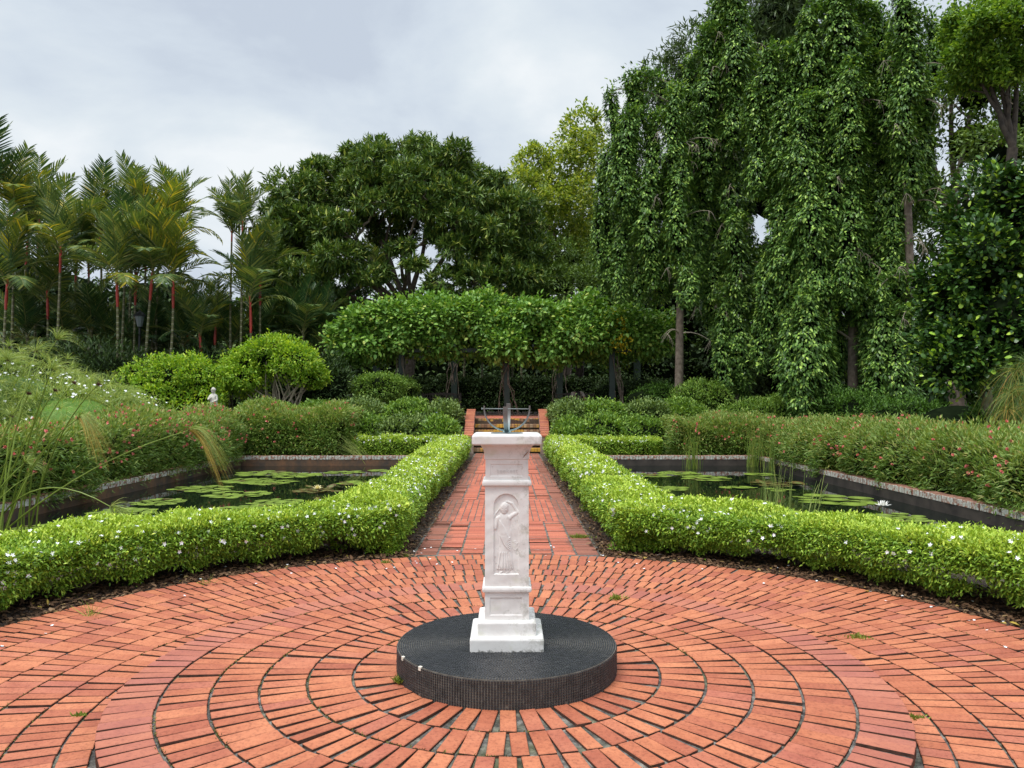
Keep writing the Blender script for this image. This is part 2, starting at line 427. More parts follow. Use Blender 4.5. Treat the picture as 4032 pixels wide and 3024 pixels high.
# raised round platform
m = M(); ed = [.59, .835, 1.07, 1.305, 1.54, 1.775, 2.015]
for k in range(6):
    n = int(2*PI*(ed[k]+.02)/.087); ring_bricks(m, ed[k], ed[k+1], PZ, n, .077, mi=1 if k == 5 else 0, off=random.random())
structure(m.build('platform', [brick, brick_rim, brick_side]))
m = M(); disc(m, 2.0, PZ-.014, 0.0); structure(m.build('platform_bed', joint))
# path
m = M()
y = 8.12; band = 0
for bnd in range(7):
    y1 = y+2.27
    if bnd % 2 == 0:
        nr = 30; dy = 2.27/nr
        for c_ in range(8):
            for r_ in range(nr):
                x0 = -.98+c_*.245; g = random.uniform(.005, .010); z = .014+random.gauss(0, .0015)
                gx = .008+random.uniform(0, .006)
                yy = y+r_*dy+random.gauss(0, .002)
                if yy < CY+3.84 and abs(x0) < .0: continue
                tz = random.gauss(0, .0035)
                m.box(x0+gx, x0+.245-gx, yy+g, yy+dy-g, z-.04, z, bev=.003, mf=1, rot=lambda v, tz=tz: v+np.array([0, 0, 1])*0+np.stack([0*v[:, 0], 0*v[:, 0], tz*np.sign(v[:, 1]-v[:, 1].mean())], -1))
    else:
        nr = 10; dy = 2.27/nr
        for c_ in range(22):
            for r_ in range(nr):
                x0 = -.98+c_*.0891; g = .006; z = .014+random.gauss(0, .0015)
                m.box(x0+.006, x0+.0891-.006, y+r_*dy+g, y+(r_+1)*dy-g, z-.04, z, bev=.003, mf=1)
    y = y1
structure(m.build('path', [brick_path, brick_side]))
m = M(); m.add([[-1.0, 7.9, .009], [1.0, 7.9, .009], [1.0, 24.0, .009], [-1.0, 24.0, .009]], [[0, 1, 2, 3]]); structure(m.build('path_bed', joint))
# terrace landing above the steps
m = M()
for j in range(20):
    for i in range(34):
        x0 = -2.0+i*.12+(.0 if j % 2 else .04); m.box(x0+.004, x0+.116, 25.86+j*.24, 25.86+j*.24+.232, TZ, TZ+.02, bev=.004)
structure(m.build('landing', brick_path))

# ---- ponds: water, walls and coping
def watermat():
    m, nt, b = newmat('dark_pond_water')
    b.inputs['Base Color'].default_value = (.004, .008, .006, 1); b.inputs['Roughness'].default_value = .025; b.inputs['IOR'].default_value = 1.33
    b.inputs['Specular IOR Level'].default_value = .6
    mp = nd(nt, 'ShaderNodeMapping'); tc = nd(nt, 'ShaderNodeTexCoord'); nt.links.new(tc.outputs['Object'], mp.inputs[0]); mp.inputs['Scale'].default_value = (1, .6, 1)
    bump(nt, b, noise(nt, 3.5, 3, .5, mp.outputs[0]), .06, .03); return m
water = watermat()
for side, (x0, x1, y0, y1) in zip(('left', 'right'), POND):
    m = M(); m.add([[x0, y0, -.16], [x1, y0, -.16], [x1, y1, -.16], [x0, y1, -.16]], [[0, 1, 2, 3]]); structure(m.build('water', water))
    root = empty('pond_wall', ((x0+x1)/2, y1, 0), 'sunken pond wall with flaking white brick coping, %s' % ('left of the brick path' if side == 'left' else 'right of the brick path'), 'pond wall')
    mw = M(); t = .2
    for (a, b_, c_, d_) in ((x0-t, x0, y0-t, y1+t), (x1, x1+t, y0-t, y1+t)): mw.box(a, b_, c_, d_, -.5, .012)
    for (c_, d_) in ((y0-t, y0), (y1, y1+t)): mw.box(x0, x1, c_, d_, -.5, .010)
    child(mw, 'wall', pondwall if side == 'left' else render_wall, root)
    mc = M()
    def soldier(cx, cy, ax, fx):       # one coping brick: ax = direction along the wall, fx = towards the water
        h = .115+random.gauss(0, .003); wd = .037+random.gauss(0, .0012); o = random.gauss(0, .003)+.008
        ax = np.array(ax, float); fx = np.array(fx, float)
        c = np.array([cx, cy, 0.])
        v = []
        for zz, b in ((.014, 0), (h-.004, 0), (h, .004)):
            for s1, s2 in ((-1, 0), (1, 0), (1, 1), (-1, 1)):
                p = c+ax*s1*(wd-b)+fx*((o-b) if s2 == 0 else -(.225-b)); v.append([p[0], p[1], zz])
        v = np.array(v); 
        mc.add(v, [[8, 9, 10, 11]] if True else [], 1)
        mc.add(v, [[0, 1, 5, 4], [4, 5, 9, 8]], 0)
        mc.add(v, [[1, 2, 6, 5], [2, 3, 7, 6], [3, 0, 4, 7], [5, 6, 10, 9], [6, 7, 11, 10], [7, 4, 8, 11]], 1)
    n = int((y1-y0)/.083)
    for i in range(n):
        yy = y0+(i+.5)*(y1-y0)/n
        soldier(x0, yy, (0, 1, 0), (1, 0, 0)); soldier(x1, yy, (0, -1, 0), (-1, 0, 0))
    n = int((x1-x0)/.083)
    for i in range(n):
        xx = x0+(i+.5)*(x1-x0)/n
        soldier(xx, y1, (1, 0, 0), (0, -1, 0)); soldier(xx, y0, (-1, 0, 0), (0, 1, 0))
    child(mc, 'coping', [cop_face, cop_top], root)

# ================================================================== THE SUNDIAL PILLAR
base = empty('round_plinth', (CX, CY, PZ), 'low round plinth clad in black mosaic tiles in the centre of the brick circle', 'plinth')
R0, PH = .605, .145
m = M(); disc(m, R0-.004, PZ+PH-.003, PZ-.02, n=128); child(m, 'core', grout, base)
m = M(); pale = M()
def tile_top(r0, r1, a0, a1, z, mm):
    g = .0014; rm = (r0+r1)/2; da = g/rm
    P = []
    for r, a in ((r0+g, a0+da), (r1-g, a0+da), (r1-g, a1-da), (r0+g, a1-da)): P.append([CX+r*math.cos(a), CY+r*math.sin(a)])
    P = np.array(P); c = P.mean(0)
    dz = random.gauss(0, .0005)
    v = np.vstack([np.c_[P, np.full(4, z-.004)], np.c_[c+(P-c)*.88, np.full(4, z+dz)]])
    mm.add(v, [[4, 5, 6, 7], [0, 1, 5, 4], [1, 2, 6, 5], [2, 3, 7, 6], [3, 0, 4, 7]])
nr = 36; dr = (R0-.006-.16)/nr
for i in range(nr):
    r0 = .16+i*dr; n = int(2*PI*(r0+dr/2)/.0145); o = random.random()
    for k in range(n):
        a0 = 2*PI*(k+o)/n
        tile_top(r0, r0+dr, a0, a0+2*PI/n, PZ+PH, m)
n = 262; rows = 11; hh = (PH-.006)/rows
for k in range(n):
    a0, a1 = 2*PI*k/n, 2*PI*(k+1)/n; da = .0021/R0
    for r_ in range(rows):
        z0 = PZ+r_*hh+.0019; z1 = PZ+(r_+1)*hh-.0019; ro = R0+random.gauss(0, .0006)
        if random.random() < .004: continue
        P0 = np.array([[CX+(R0-.005)*math.cos(a), CY+(R0-.005)*math.sin(a), z] for a, z in ((a0+da, z0), (a1-da, z0), (a1-da, z1), (a0+da, z1))])
        P1 = np.array([[CX+ro*math.cos(a), CY+ro*math.sin(a), z] for a, z in ((a0+da*2, z0+.001), (a1-da*2, z0+.001), (a1-da*2, z1-.001), (a0+da*2, z1-.001))])
        m.add(np.vstack([P0, P1]), [[4, 5, 6, 7], [0, 1, 5, 4], [1, 2, 6, 5], [2, 3, 7, 6], [3, 0, 4, 7]])
child(m, 'mosaic', tile, base)
for a in (3.91, 3.60): # two chipped pale edge tiles
    m = M(); c = (CX+(R0)*math.cos(a), CY+R0*math.sin(a))
    def rot(v, a=a, c=c): 
        q = v.copy(); q[:, 0] = c[0]+math.cos(a)*v[:, 0]-math.sin(a)*v[:, 1]; q[:, 1] = c[1]+math.sin(a)*v[:, 0]+math.cos(a)*v[:, 1]; return q
    m.box(-.012, .003, -.009, .009, PZ+PH-.018, PZ+PH+.0025, bev=.002, rot=rot); child(m, 'chipped_tile', tile_pale, base)

BZ = PZ+PH
ped = empty('sundial_pillar', (CX, CY, BZ), 'square white painted stone pillar with draped figure in relief on black round plinth', 'pedestal')
def sq(h, z, r=.006):   # rounded square ring
    P = []
    for cx, cy, a0 in ((h-r, h-r, 0), (-h+r, h-r, PI/2), (-h+r, -h+r, PI), (h-r, -h+r, 1.5*PI)):
        for k in range(4): a = a0+k*PI/6; P.append([CX+cx+r*math.cos(a), CY+cy+r*math.sin(a), z])
    return P
def prof(name, pts, r=.006):
    m = M(); m.loft([sq(h, z, min(r, h*.4)) for h, z in pts]); o = child(m, name, white, ped, smooth=False)
    return o
def jitprof(name, pts, r=.006):   # worn, hand-made edges: slight waviness
    m = M(); rings = []
    for h, z in pts: rings.append(sq(h, z, r))
    m.loft(rings); o = child(m, name, white, ped)
    return o
prof('foot', [(.196, BZ-.004), (.197, BZ+.058), (.194, BZ+.067), (.186, BZ+.072)], .008)
prof('base_block', [(.157, BZ+.070), (.157, BZ+.136), (.154, BZ+.143), (.146, BZ+.147)], .008)
prof('lower_moulding', [(.118, .588), (.127, .591), (.133, .598), (.134, .608), (.132, .617), (.122, .622), (.114, .622)], .008)
prof('upper_moulding', [(.118, 1.160), (.127, 1.163), (.133, 1.169), (.134, 1.180), (.132, 1.190), (.124, 1.196), (.112, 1.196)], .008)
cav = [(.1165, 1.306), (.1215, 1.310), (.1215, 1.318)]
for t in np.linspace(0, 1, 9)[1:]: cav.append((.1215+.035*(1-math.cos(t*PI/2))*1.0, 1.318+.072*math.sin(t*PI/2)))
cav.append((.150, 1.391)); prof('cavetto', cav, .007)
prof('cap', [(.176, 1.387), (.184, 1.390), (.187, 1.396), (.188, 1.432), (.185, 1.440), (.176, 1.444)], .012)
# body: four faces, the front ones are relief panels
def relief_body(name, z0, z1, h0, h1, fn, nx=60, nz=60):
    m = M()
    xs_ = np.linspace(-1, 1, nx); zs_ = np.linspace(z0, z1, nz); XX, ZZ = np.meshgrid(xs_, zs_)
    H = h0+(h1-h0)*(ZZ-z0)/(z1-z0); X = XX*H
    dep = fn(X, ZZ)
    P = np.stack([CX+X, CY-H-dep, ZZ], -1)
    idx = np.arange(nx*nz).reshape(nz, nx)
    f = np.stack([idx[:-1, :-1], idx[:-1, 1:], idx[1:, 1:], idx[1:, :-1]], -1).reshape(-1, 4)
    m.add(P.reshape(-1, 3), f)
    for a in (PI/2, PI, 1.5*PI):      # the other three faces carry the same plain inset
        Q = np.stack([X, -H, ZZ], -1).reshape(-1, 3); ca, sa = math.cos(a), math.sin(a)
        q = np.stack([CX+ca*Q[:, 0]-sa*Q[:, 1], CY+sa*Q[:, 0]+ca*Q[:, 1], Q[:, 2]], -1)
        m.add(q, f)
    return child(m, name, white, ped, smooth=True)
def sstep(a, b, x): t = np.clip((x-a)/(b-a), 0, 1); return t*t*(3-2*t)
def rect_in(X, Z, cx, cz, hw, hh, d, e=.0025):
    dd = np.maximum(np.abs(X-cx)-hw, np.abs(Z-cz)-hh); return -d*(1-sstep(-e, e, dd))
def cap2(X, Z, a, b, ra, rb):
    ax, az = a; bx, bz = b; vx, vz = bx-ax, bz-az; L = vx*vx+vz*vz+1e-12
    t = np.clip(((X-ax)*vx+(Z-az)*vz)/L, 0, 1); d = np.hypot(X-ax-t*vx, Z-az-t*vz); r = ra+(rb-ra)*t
    return np.sqrt(np.clip(1-(d/r)**2, 0, 1))*r
def p2(x, y):      # photograph crop coordinates of the relief (pixels of the 1120x1659 crop) -> pillar metres
    px = 1850+x*.2411; py = 1900+y*.2411; d = 4.182
    return ((px-1996)*d/3028, 1.62-(py-1582.5)*d/3028)
def figure(X, Z):
    cx, top = p2(595, 185); hw = .0665; _, bot = p2(600, 1480)
    ac = top-hw
    dd = np.where(Z > ac, np.hypot(X-cx, Z-ac)-hw, np.maximum(np.abs(X-cx)-hw, bot-Z))
    H = -.009*(1-sstep(-.0022, .0022, dd))
    S = np.zeros_like(X)
    DD = np.zeros_like(X)
    def c(a, b, ra, rb, k=.55, add=False):
        nonlocal S, DD
        if add: DD = np.maximum(DD, cap2(X, Z, p2(*a), p2(*b), ra, rb)*k); return
        s = cap2(X, Z, p2(*a), p2(*b), ra*1.0, rb*1.0)*k; S = np.sqrt(S**2+s**2)*0+np.maximum(S, s)
    mm = 4.182/3028*.2411      # metres per crop pixel
    c((560, 400), (560, 470), 62*mm, 48*mm, .62)        # head
    c((560, 430), (570, 380), 66*mm, 60*mm, .5)
    c((565, 500), (570, 560), 30*mm, 34*mm, .5)        # neck
    c((490, 570), (640, 570), 45*mm, 45*mm, .42)       # shoulders
    c((560, 590), (570, 800), 100*mm, 92*mm, .22)      # torso
    c((450, 580), (420, 740), 30*mm, 26*mm, .6)         # arm down
    c((420, 740), (385, 560), 24*mm, 20*mm, .6)         # forearm up
    c((385, 555), (400, 540), 24*mm, 20*mm, .6)         # hand
    c((650, 560), (780, 480), 32*mm, 26*mm, .45)       # arm lifted
    c((780, 480), (690, 340), 25*mm, 20*mm, .45)
    c((690, 340), (600, 305), 20*mm, 16*mm, .5)
    c((400, 535), (520, 380), 9*mm, 9*mm, 1.0)          # veil
    c((520, 380), (600, 310), 9*mm, 9*mm, 1.0); c((600, 310), (660, 330), 9*mm, 10*mm, 1.0)
    c((650, 340), (650, 760), 7*mm, 7*mm, .9)
    c((580, 800), (590, 1340), 100*mm, 118*mm, .17)    # skirt
    for i in range(7):                                   # swags of the drape
        t = i/6
        a = (478+14*i, 600+20*i); b = (500+22*i, 860+12*i-40*t); d_ = (655-4*i*0, 1100-35*i)
        c(a, b, 8*mm, 11*mm, 1.1, True); c(b, ((b[0]+d_[0])/2-12, (b[1]+d_[1])/2+26), 11*mm, 12*mm, 1.2, True); c(((b[0]+d_[0])/2-12, (b[1]+d_[1])/2+26), d_, 12*mm, 9*mm, 1.2, True)
    for x0, x1 in ((500, 455), (540, 530), (600, 625), (650, 700), (570, 580)): c((x0, 1130), (x1, 1390), 8*mm, 13*mm, 1.1, True)   # skirt folds
    c((450, 1400), (540, 1408), 10*mm, 8*mm, .8); c((540, 1400), (700, 1388), 9*mm, 9*mm, .8)
    c((490, 1470), (560, 1425), 17*mm, 15*mm, .7); c((600, 1460), (640, 1440), 17*mm, 16*mm, .7)  # feet
    for pts in (((385, 1165), (420, 1195)), ((420, 1195), (360, 1228)), ((360, 1228), (436, 1298)), ((436, 1298), (385, 1330)),
                ((735, 970), (765, 1000)), ((765, 1000), (820, 940)), ((700, 960), (745, 950)), ((810, 1030), (745, 1100)), ((745, 1100), (715, 1075))):
        c(pts[0], pts[1], 6*mm, 6*mm, .8)
    for (a, b) in (((528, 425), (548, 428)), ((578, 425), (598, 428)), ((548, 466), (580, 466)), ((562, 430), (562, 450))):
        S = S-cap2(X, Z, p2(*a), p2(*b), 6*mm, 6*mm)*.9
    return H+(np.minimum(S, .0105)+DD)*(H < -.004)
def wob(X, Z): return .0006*np.sin(X*70+Z*31)+.0005*np.sin(X*37-Z*83+1)
def q5(x, y): # coordinates in the 1276x1659 crop
    px = 1500+x*.7837; py = 1500+y*.7837; d = 4.184
    return ((px-1996)*d/3028, 1.62-(py-1582.5)*d/3028)
relief_body('shaft', .620, 1.164, .119, .1185, lambda X, Z: figure(X, Z)+wob(X, Z), 170, 360)
a1, a2 = q5(549, 1084), q5(708, 1168)
relief_body('lower_block', BZ+.145, .592, .1195, .1190, lambda X, Z: rect_in(X, Z, (a1[0]+a2[0])/2, (a1[1]+a2[1])/2, (a2[0]-a1[0])/2, (a1[1]-a2[1])/2, .005)+wob(X, Z), 110, 70)
b1, b2 = q5(551, 419), q5(710, 477)
relief_body('neck_block', 1.194, 1.310, .1165, .1160, lambda X, Z: rect_in(X, Z, (b1[0]+b2[0])/2, (b1[1]+b2[1])/2, (b2[0]-b1[0])/2, (b1[1]-b2[1])/2, .004)+wob(X, Z), 110, 70)
# raised lettering in the upper panel
def lettering(txt, size, x, z, ysurf, ext=.0016, name='lettering', off=0.0):
    cu = bpy.data.curves.new(name, 'FONT'); cu.body = txt; cu.size = size; cu.extrude = ext; cu.align_x = 'CENTER'; cu.align_y = 'CENTER'; cu.space_character = 1.12; cu.offset = off
    cu.bevel_depth = .0004
    t = bpy.data.objects.new('tmp', cu); C.objects.link(t)
    dg = bpy.context.evaluated_depsgraph_get(); me = bpy.data.meshes.new_from_object(t.evaluated_get(dg))
    bpy.data.objects.remove(t)
    o = bpy.data.objects.new(name, me); C.objects.link(o); me.materials.append(white_plain)
    o.parent = ped; o.rotation_euler = (PI/2, 0, 0); o.location = (x, ysurf-CY, z-BZ)
    return o
lx, lz = q5(635, 452)
lettering('seekest', .034, lx, lz, CY-.1165+.004-.0002)
l2 = q5(560, 433); lettering('T', .013, l2[0], l2[1], CY-.1165+.004-.0002, name='small_mark')
# broken corner of the cavetto
m = M(); cxk, czk = .105, 1.325
m.tube([[.088, CY-.1235, 1.318], [.097, CY-.1245, 1.330], [.108, CY-.128, 1.342], [.117, CY-.133, 1.352]], [.0012, .0028, .0022, .001], 6)
child(m, 'crack', simple('bare_plaster_crack', (.22, .12, .08), (.40, .26, .19), 40, .9), ped)

# sundial on top
CT = 1.444
dial = empty('sundial', (CX, CY, CT), 'bronze sundial of two crossed half rings and a thin rod, on the white pillar', 'sundial')
m = M(); a = np.linspace(0, 2*PI, 48, endpoint=False)
def cring(r, z): return np.stack([CX+r*np.cos(a), CY+.0+r*np.sin(a), np.full(48, z)], -1)
m.loft([cring(.090, CT-.002), cring(.090, CT+.003), cring(.086, CT+.005), cring(.03, CT+.006)]); child(m, 'dial_plate', bronze, dial, True)
def strap(rot, r_in, r_out, wd, t0, t1, name, tilt=0, cz=CT+.142):
    m = M(); rings = []
    for t in np.linspace(t0, t1, 40):
        rr = []
        for r, w_ in ((r_out, -wd/2), (r_out, wd/2), (r_in, wd/2), (r_in, -wd/2)):
            x = r*math.cos(t); z = r*math.sin(t); 
            xx = math.cos(rot)*x-math.sin(rot)*w_; yy = math.sin(rot)*x+math.cos(rot)*w_
            rr.append([CX+xx, CY+yy, cz+z])
        rings.append(rr)
    m.loft(rings); return child(m, name, bronze_v, dial)
strap(math.radians(3), .1235, .1315, .017, PI-.10, 2*PI+.10, 'hour_ring')
strap(math.radians(86), .1245, .1325, .0245, PI-.06, 2*PI+.18, 'meridian_ring', cz=CT+.1425)
m = M(); m.tube([[CX-.137, CY-.006, CT+.138], [CX+.128, CY+.006, CT+.136]], .0026, 8)
m.tube([[CX-.142, CY-.006, CT+.138], [CX-.136, CY-.006, CT+.138]], .005, 8); child(m, 'gnomon_rod', bronze, dial, True)
m = M(); m.box(CX-.022, CX+.022, CY-.022, CY+.022, CT+.005, CT+.014, bev=.003); m.box(CX+.004, CX+.016, CY-.05, CY-.03, CT+.004, CT+.01, bev=.001); child(m, 'foot_block', bronze_v, dial)

# ================================================================== STEPS
steps = empty('brick_steps', (0, 24, 0), 'brick garden steps with yellow painted edges between sloping red brick cheek walls', 'steps')
for i in range(6):
    m = M(); y0 = 24+.3*i; z1 = .178*(i+1)
    m.box(-1.05, 1.05, y0+.03, 25.9 if i == 5 else y0+.42, z1-.176, z1-.055, 0)
    n = 21
    for k in range(n):
        x0 = -1.05+k*2.1/n; j = random.gauss(0, .003)
        m.box(x0+.005, x0+2.1/n-.005, y0+j, y0+.105, z1-.11, z1, 1, bev=.006)
    for k in range(n):
        x0 = -1.05+k*2.1/n
        m.box(x0+.005, x0+2.1/n-.005, y0+.11, y0+.33, z1-.05, z1-.003, 2, bev=.004)
    child(m, 'step', [step_dark, step_face, brick_path], steps)
for s in (-1, 1):
    m = M(); x0, x1 = sorted((s*1.06, s*1.32)); t = np.linspace(0, 1, 22)
    yy = 24.0+1.95*t; zz = .56+.80*np.sin(t*PI/2)**.92
    for k in range(21):
        d = np.array([0, yy[k+1]-yy[k], zz[k+1]-zz[k]]); L = np.linalg.norm(d); d /= L; nn = np.array([0, -d[2], d[1]])
        c0 = np.array([0, yy[k], zz[k]])+d*.008; c1 = c0+d*(L-.016); th = .055+random.gauss(0, .002); j = random.gauss(0, .004)
        v = [];
        for xx in (x0-.012+j, x1+.012+j):
            for p in (c0-nn*.03, c1-nn*.03, c1+nn*th*.3, c0+nn*th*.3): v.append([xx, p[1], p[2]])
        m.add(v, [[0, 1, 2, 3], [7, 6, 5, 4], [0, 3, 7, 4], [3, 2, 6, 7], [2, 1, 5, 6], [1, 0, 4, 5]], 0)
    body = []
    for xx in (x0, x1): body.append([[xx, 23.98, 0]]+[[xx, a_, b_-.026] for a_, b_ in zip(yy, zz)]+[[xx, yy[-1], 0]])
    m.loft(body, 1)
    m.box(x0-.02, x1+.02, 23.94, 24.16, 0, .53, 1); m.box(x0-.035, x1+.035, 23.92, 24.2, .53, .585, 0, bev=.01)
    child(m, 'cheek_wall', [brick_step, pillar_old], steps)

# ================================================================== FOLIAGE MATERIALS
L_hedge = leafmat('lime_hedge_leaf', [(0, (.05, .11, .016)), (.4, (.10, .20, .025)), (.85, (.17, .29, .04)), (1, (.30, .42, .08))], .42, .18, gain=1.1)
L_hedge_in = simple('hedge_interior_shade', (.010, .014, .005), (.026, .032, .011), 15, .95, spec=0.0)  # solid core; the shade between the leaves is put into its dark colour
L_hedge_top = leafmat('lime_hedge_lit_new_leaf', [(0, (.12, .20, .03)), (.4, (.20, .31, .045)), (.8, (.27, .39, .07)), (1, (.36, .48, .11))], .45, .18, gain=1.1)  # light from above put into a paler top colour, along with new growth
L_bank1 = leafmat('bank_shrub_leaf', [(0, (.045, .10, .022)), (.6, (.10, .20, .04)), (1, (.20, .32, .08))], .45, .25)
L_bank2 = leafmat('greyer_bank_shrub_leaf', [(0, (.045, .085, .03)), (.6, (.09, .155, .055)), (1, (.17, .25, .10))], .5, .2)
L_pink = leafmat('rosy_hedge_leaf', [(0, (.045, .10, .022)), (.5, (.085, .165, .035)), (.9, (.13, .21, .055)), (1, (.22, .22, .08))], .42, .2)
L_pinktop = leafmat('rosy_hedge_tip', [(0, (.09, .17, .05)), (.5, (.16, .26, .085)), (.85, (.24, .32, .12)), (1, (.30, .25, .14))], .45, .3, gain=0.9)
P_white = simple('white_petal', (.78, .80, .82), (.9, .9, .9), 20, .6)
P_pink = simple('pink_petal', (.62, .13, .12), (.85, .30, .25), 20, .6)
P_violet = simple('violet_petal', (.12, .06, .35), (.22, .12, .5), 20, .6)
L_lime = leafmat('bright_shrub_leaf', [(0, (.08, .18, .02)), (.5, (.16, .32, .035)), (1, (.36, .50, .07))], .45, .35, gain=0.85)
L_feather = leafmat('feathery_blade', [(0, (.13, .22, .07)), (.5, (.22, .33, .12)), (1, (.36, .44, .18))], .5, .3, gain=0.8)
L_straw = leafmat('straw_blade', [(0, (.20, .20, .05)), (.5, (.34, .32, .09)), (1, (.40, .24, .08))], .55, .3, gain=0.7)
L_stem = leafmat('papyrus_stem', [(0, (.08, .16, .03)), (.5, (.13, .22, .04)), (1, (.22, .26, .06))], .4, .0, gain=0.7)
L_vine = leafmat('pergola_vine_leaf', [(0, (.05, .13, .03)), (.5, (.10, .22, .05)), (.9, (.17, .31, .08)), (1, (.30, .38, .12))], .38, .25)
L_vine_y = leafmat('yellowing_vine_leaf', [(0, (.4, .42, .04)), (1, (.6, .52, .06))], .4, .3, gain=0.7)
L_round = leafmat('round_crown_leaf', [(0, (.024, .056, .018)), (.5, (.058, .118, .032)), (.86, (.12, .20, .056)), (1, (.26, .31, .09))], .35, .15)
L_yellow = leafmat('yellow_green_leaf', [(0, (.085, .16, .03)), (.5, (.19, .30, .06)), (1, (.42, .50, .12))], .45, .35, gain=0.72)
L_weep = leafmat('weeping_leaf', [(0, (.022, .052, .016)), (.45, (.050, .120, .032)), (.8, (.11, .22, .058)), (1, (.26, .41, .11))], .33, .15, gain=1.1)
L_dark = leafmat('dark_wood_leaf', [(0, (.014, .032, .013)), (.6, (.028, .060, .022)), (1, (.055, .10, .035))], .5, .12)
L_mid = leafmat('mid_green_wood_leaf', [(0, (.035, .075, .02)), (.6, (.065, .125, .03)), (1, (.12, .20, .05))], .45, .2)
L_long = leafmat('long_grey_green_leaf', [(0, (.035, .065, .03)), (.6, (.06, .11, .05)), (1, (.10, .15, .08))], .3, .12)
L_clusia = leafmat('thick_glossy_leaf', [(0, (.015, .042, .014)), (.65, (.028, .075, .022)), (.86, (.06, .14, .03)), (.93, (.22, .40, .06)), (1, (.32, .50, .09))], .22, .1)
L_topright = leafmat('fresh_green_leaf', [(0, (.035, .09, .018)), (.5, (.08, .17, .03)), (1, (.18, .30, .05))], .4, .35)
L_under = leafmat('undergrowth_leaf', [(0, (.02, .055, .012)), (.6, (.045, .115, .02)), (1, (.09, .20, .035))], .5, .2)
L_core = simple('foliage_interior_shade', (.005, .008, .004), (.012, .019, .008), 3, 1.0, spec=0.0)  # near-black filler mass, inner foliage shade carried by its colour
L_palm = leafmat('palm_leaflet', [(0, (.03, .066, .030)), (.5, (.07, .125, .048)), (1, (.18, .22, .075))], .32, .25)
L_palm_y = leafmat('yellowing_palm_leaflet', [(0, (.07, .12, .03)), (.5, (.12, .17, .035)), (.85, (.22, .24, .04)), (1, (.42, .36, .05))], .4, .3, gain=0.95)
L_palm_d = leafmat('deep_green_palm_leaflet', [(0, (.016, .045, .022)), (.6, (.03, .075, .03)), (1, (.055, .10, .04))], .35, .15)
palm_red = simple('red_crownshaft', (.30, .02, .014), (.50, .05, .03), 5, .4)
def palmtrunk():
    m, nt, b = newmat('ringed_palm_stem')
    tc = nd(nt, 'ShaderNodeTexCoord'); wv = nd(nt, 'ShaderNodeTexWave', wave_type='BANDS', bands_direction='Z'); wv.inputs['Scale'].default_value = 1.35; wv.inputs['Distortion'].default_value = .3
    nt.links.new(tc.outputs['Object'], wv.inputs['Vector'])
    c = ramp(nt, wv.outputs[0], [(.0, (.38, .36, .26)), (.10, (.12, .13, .05)), (.6, (.16, .17, .05)), (1, (.09, .08, .04))])
    c = mix(nt, ramp(nt, noise(nt, 2, 4), [(.4, (0, 0, 0)), (.7, (.6, .6, .6))]), c, (.14, .12, .09))
    nt.links.new(c, b.inputs['Base Color']); b.inputs['Roughness'].default_value = .6; return m
palm_stem = palmtrunk()

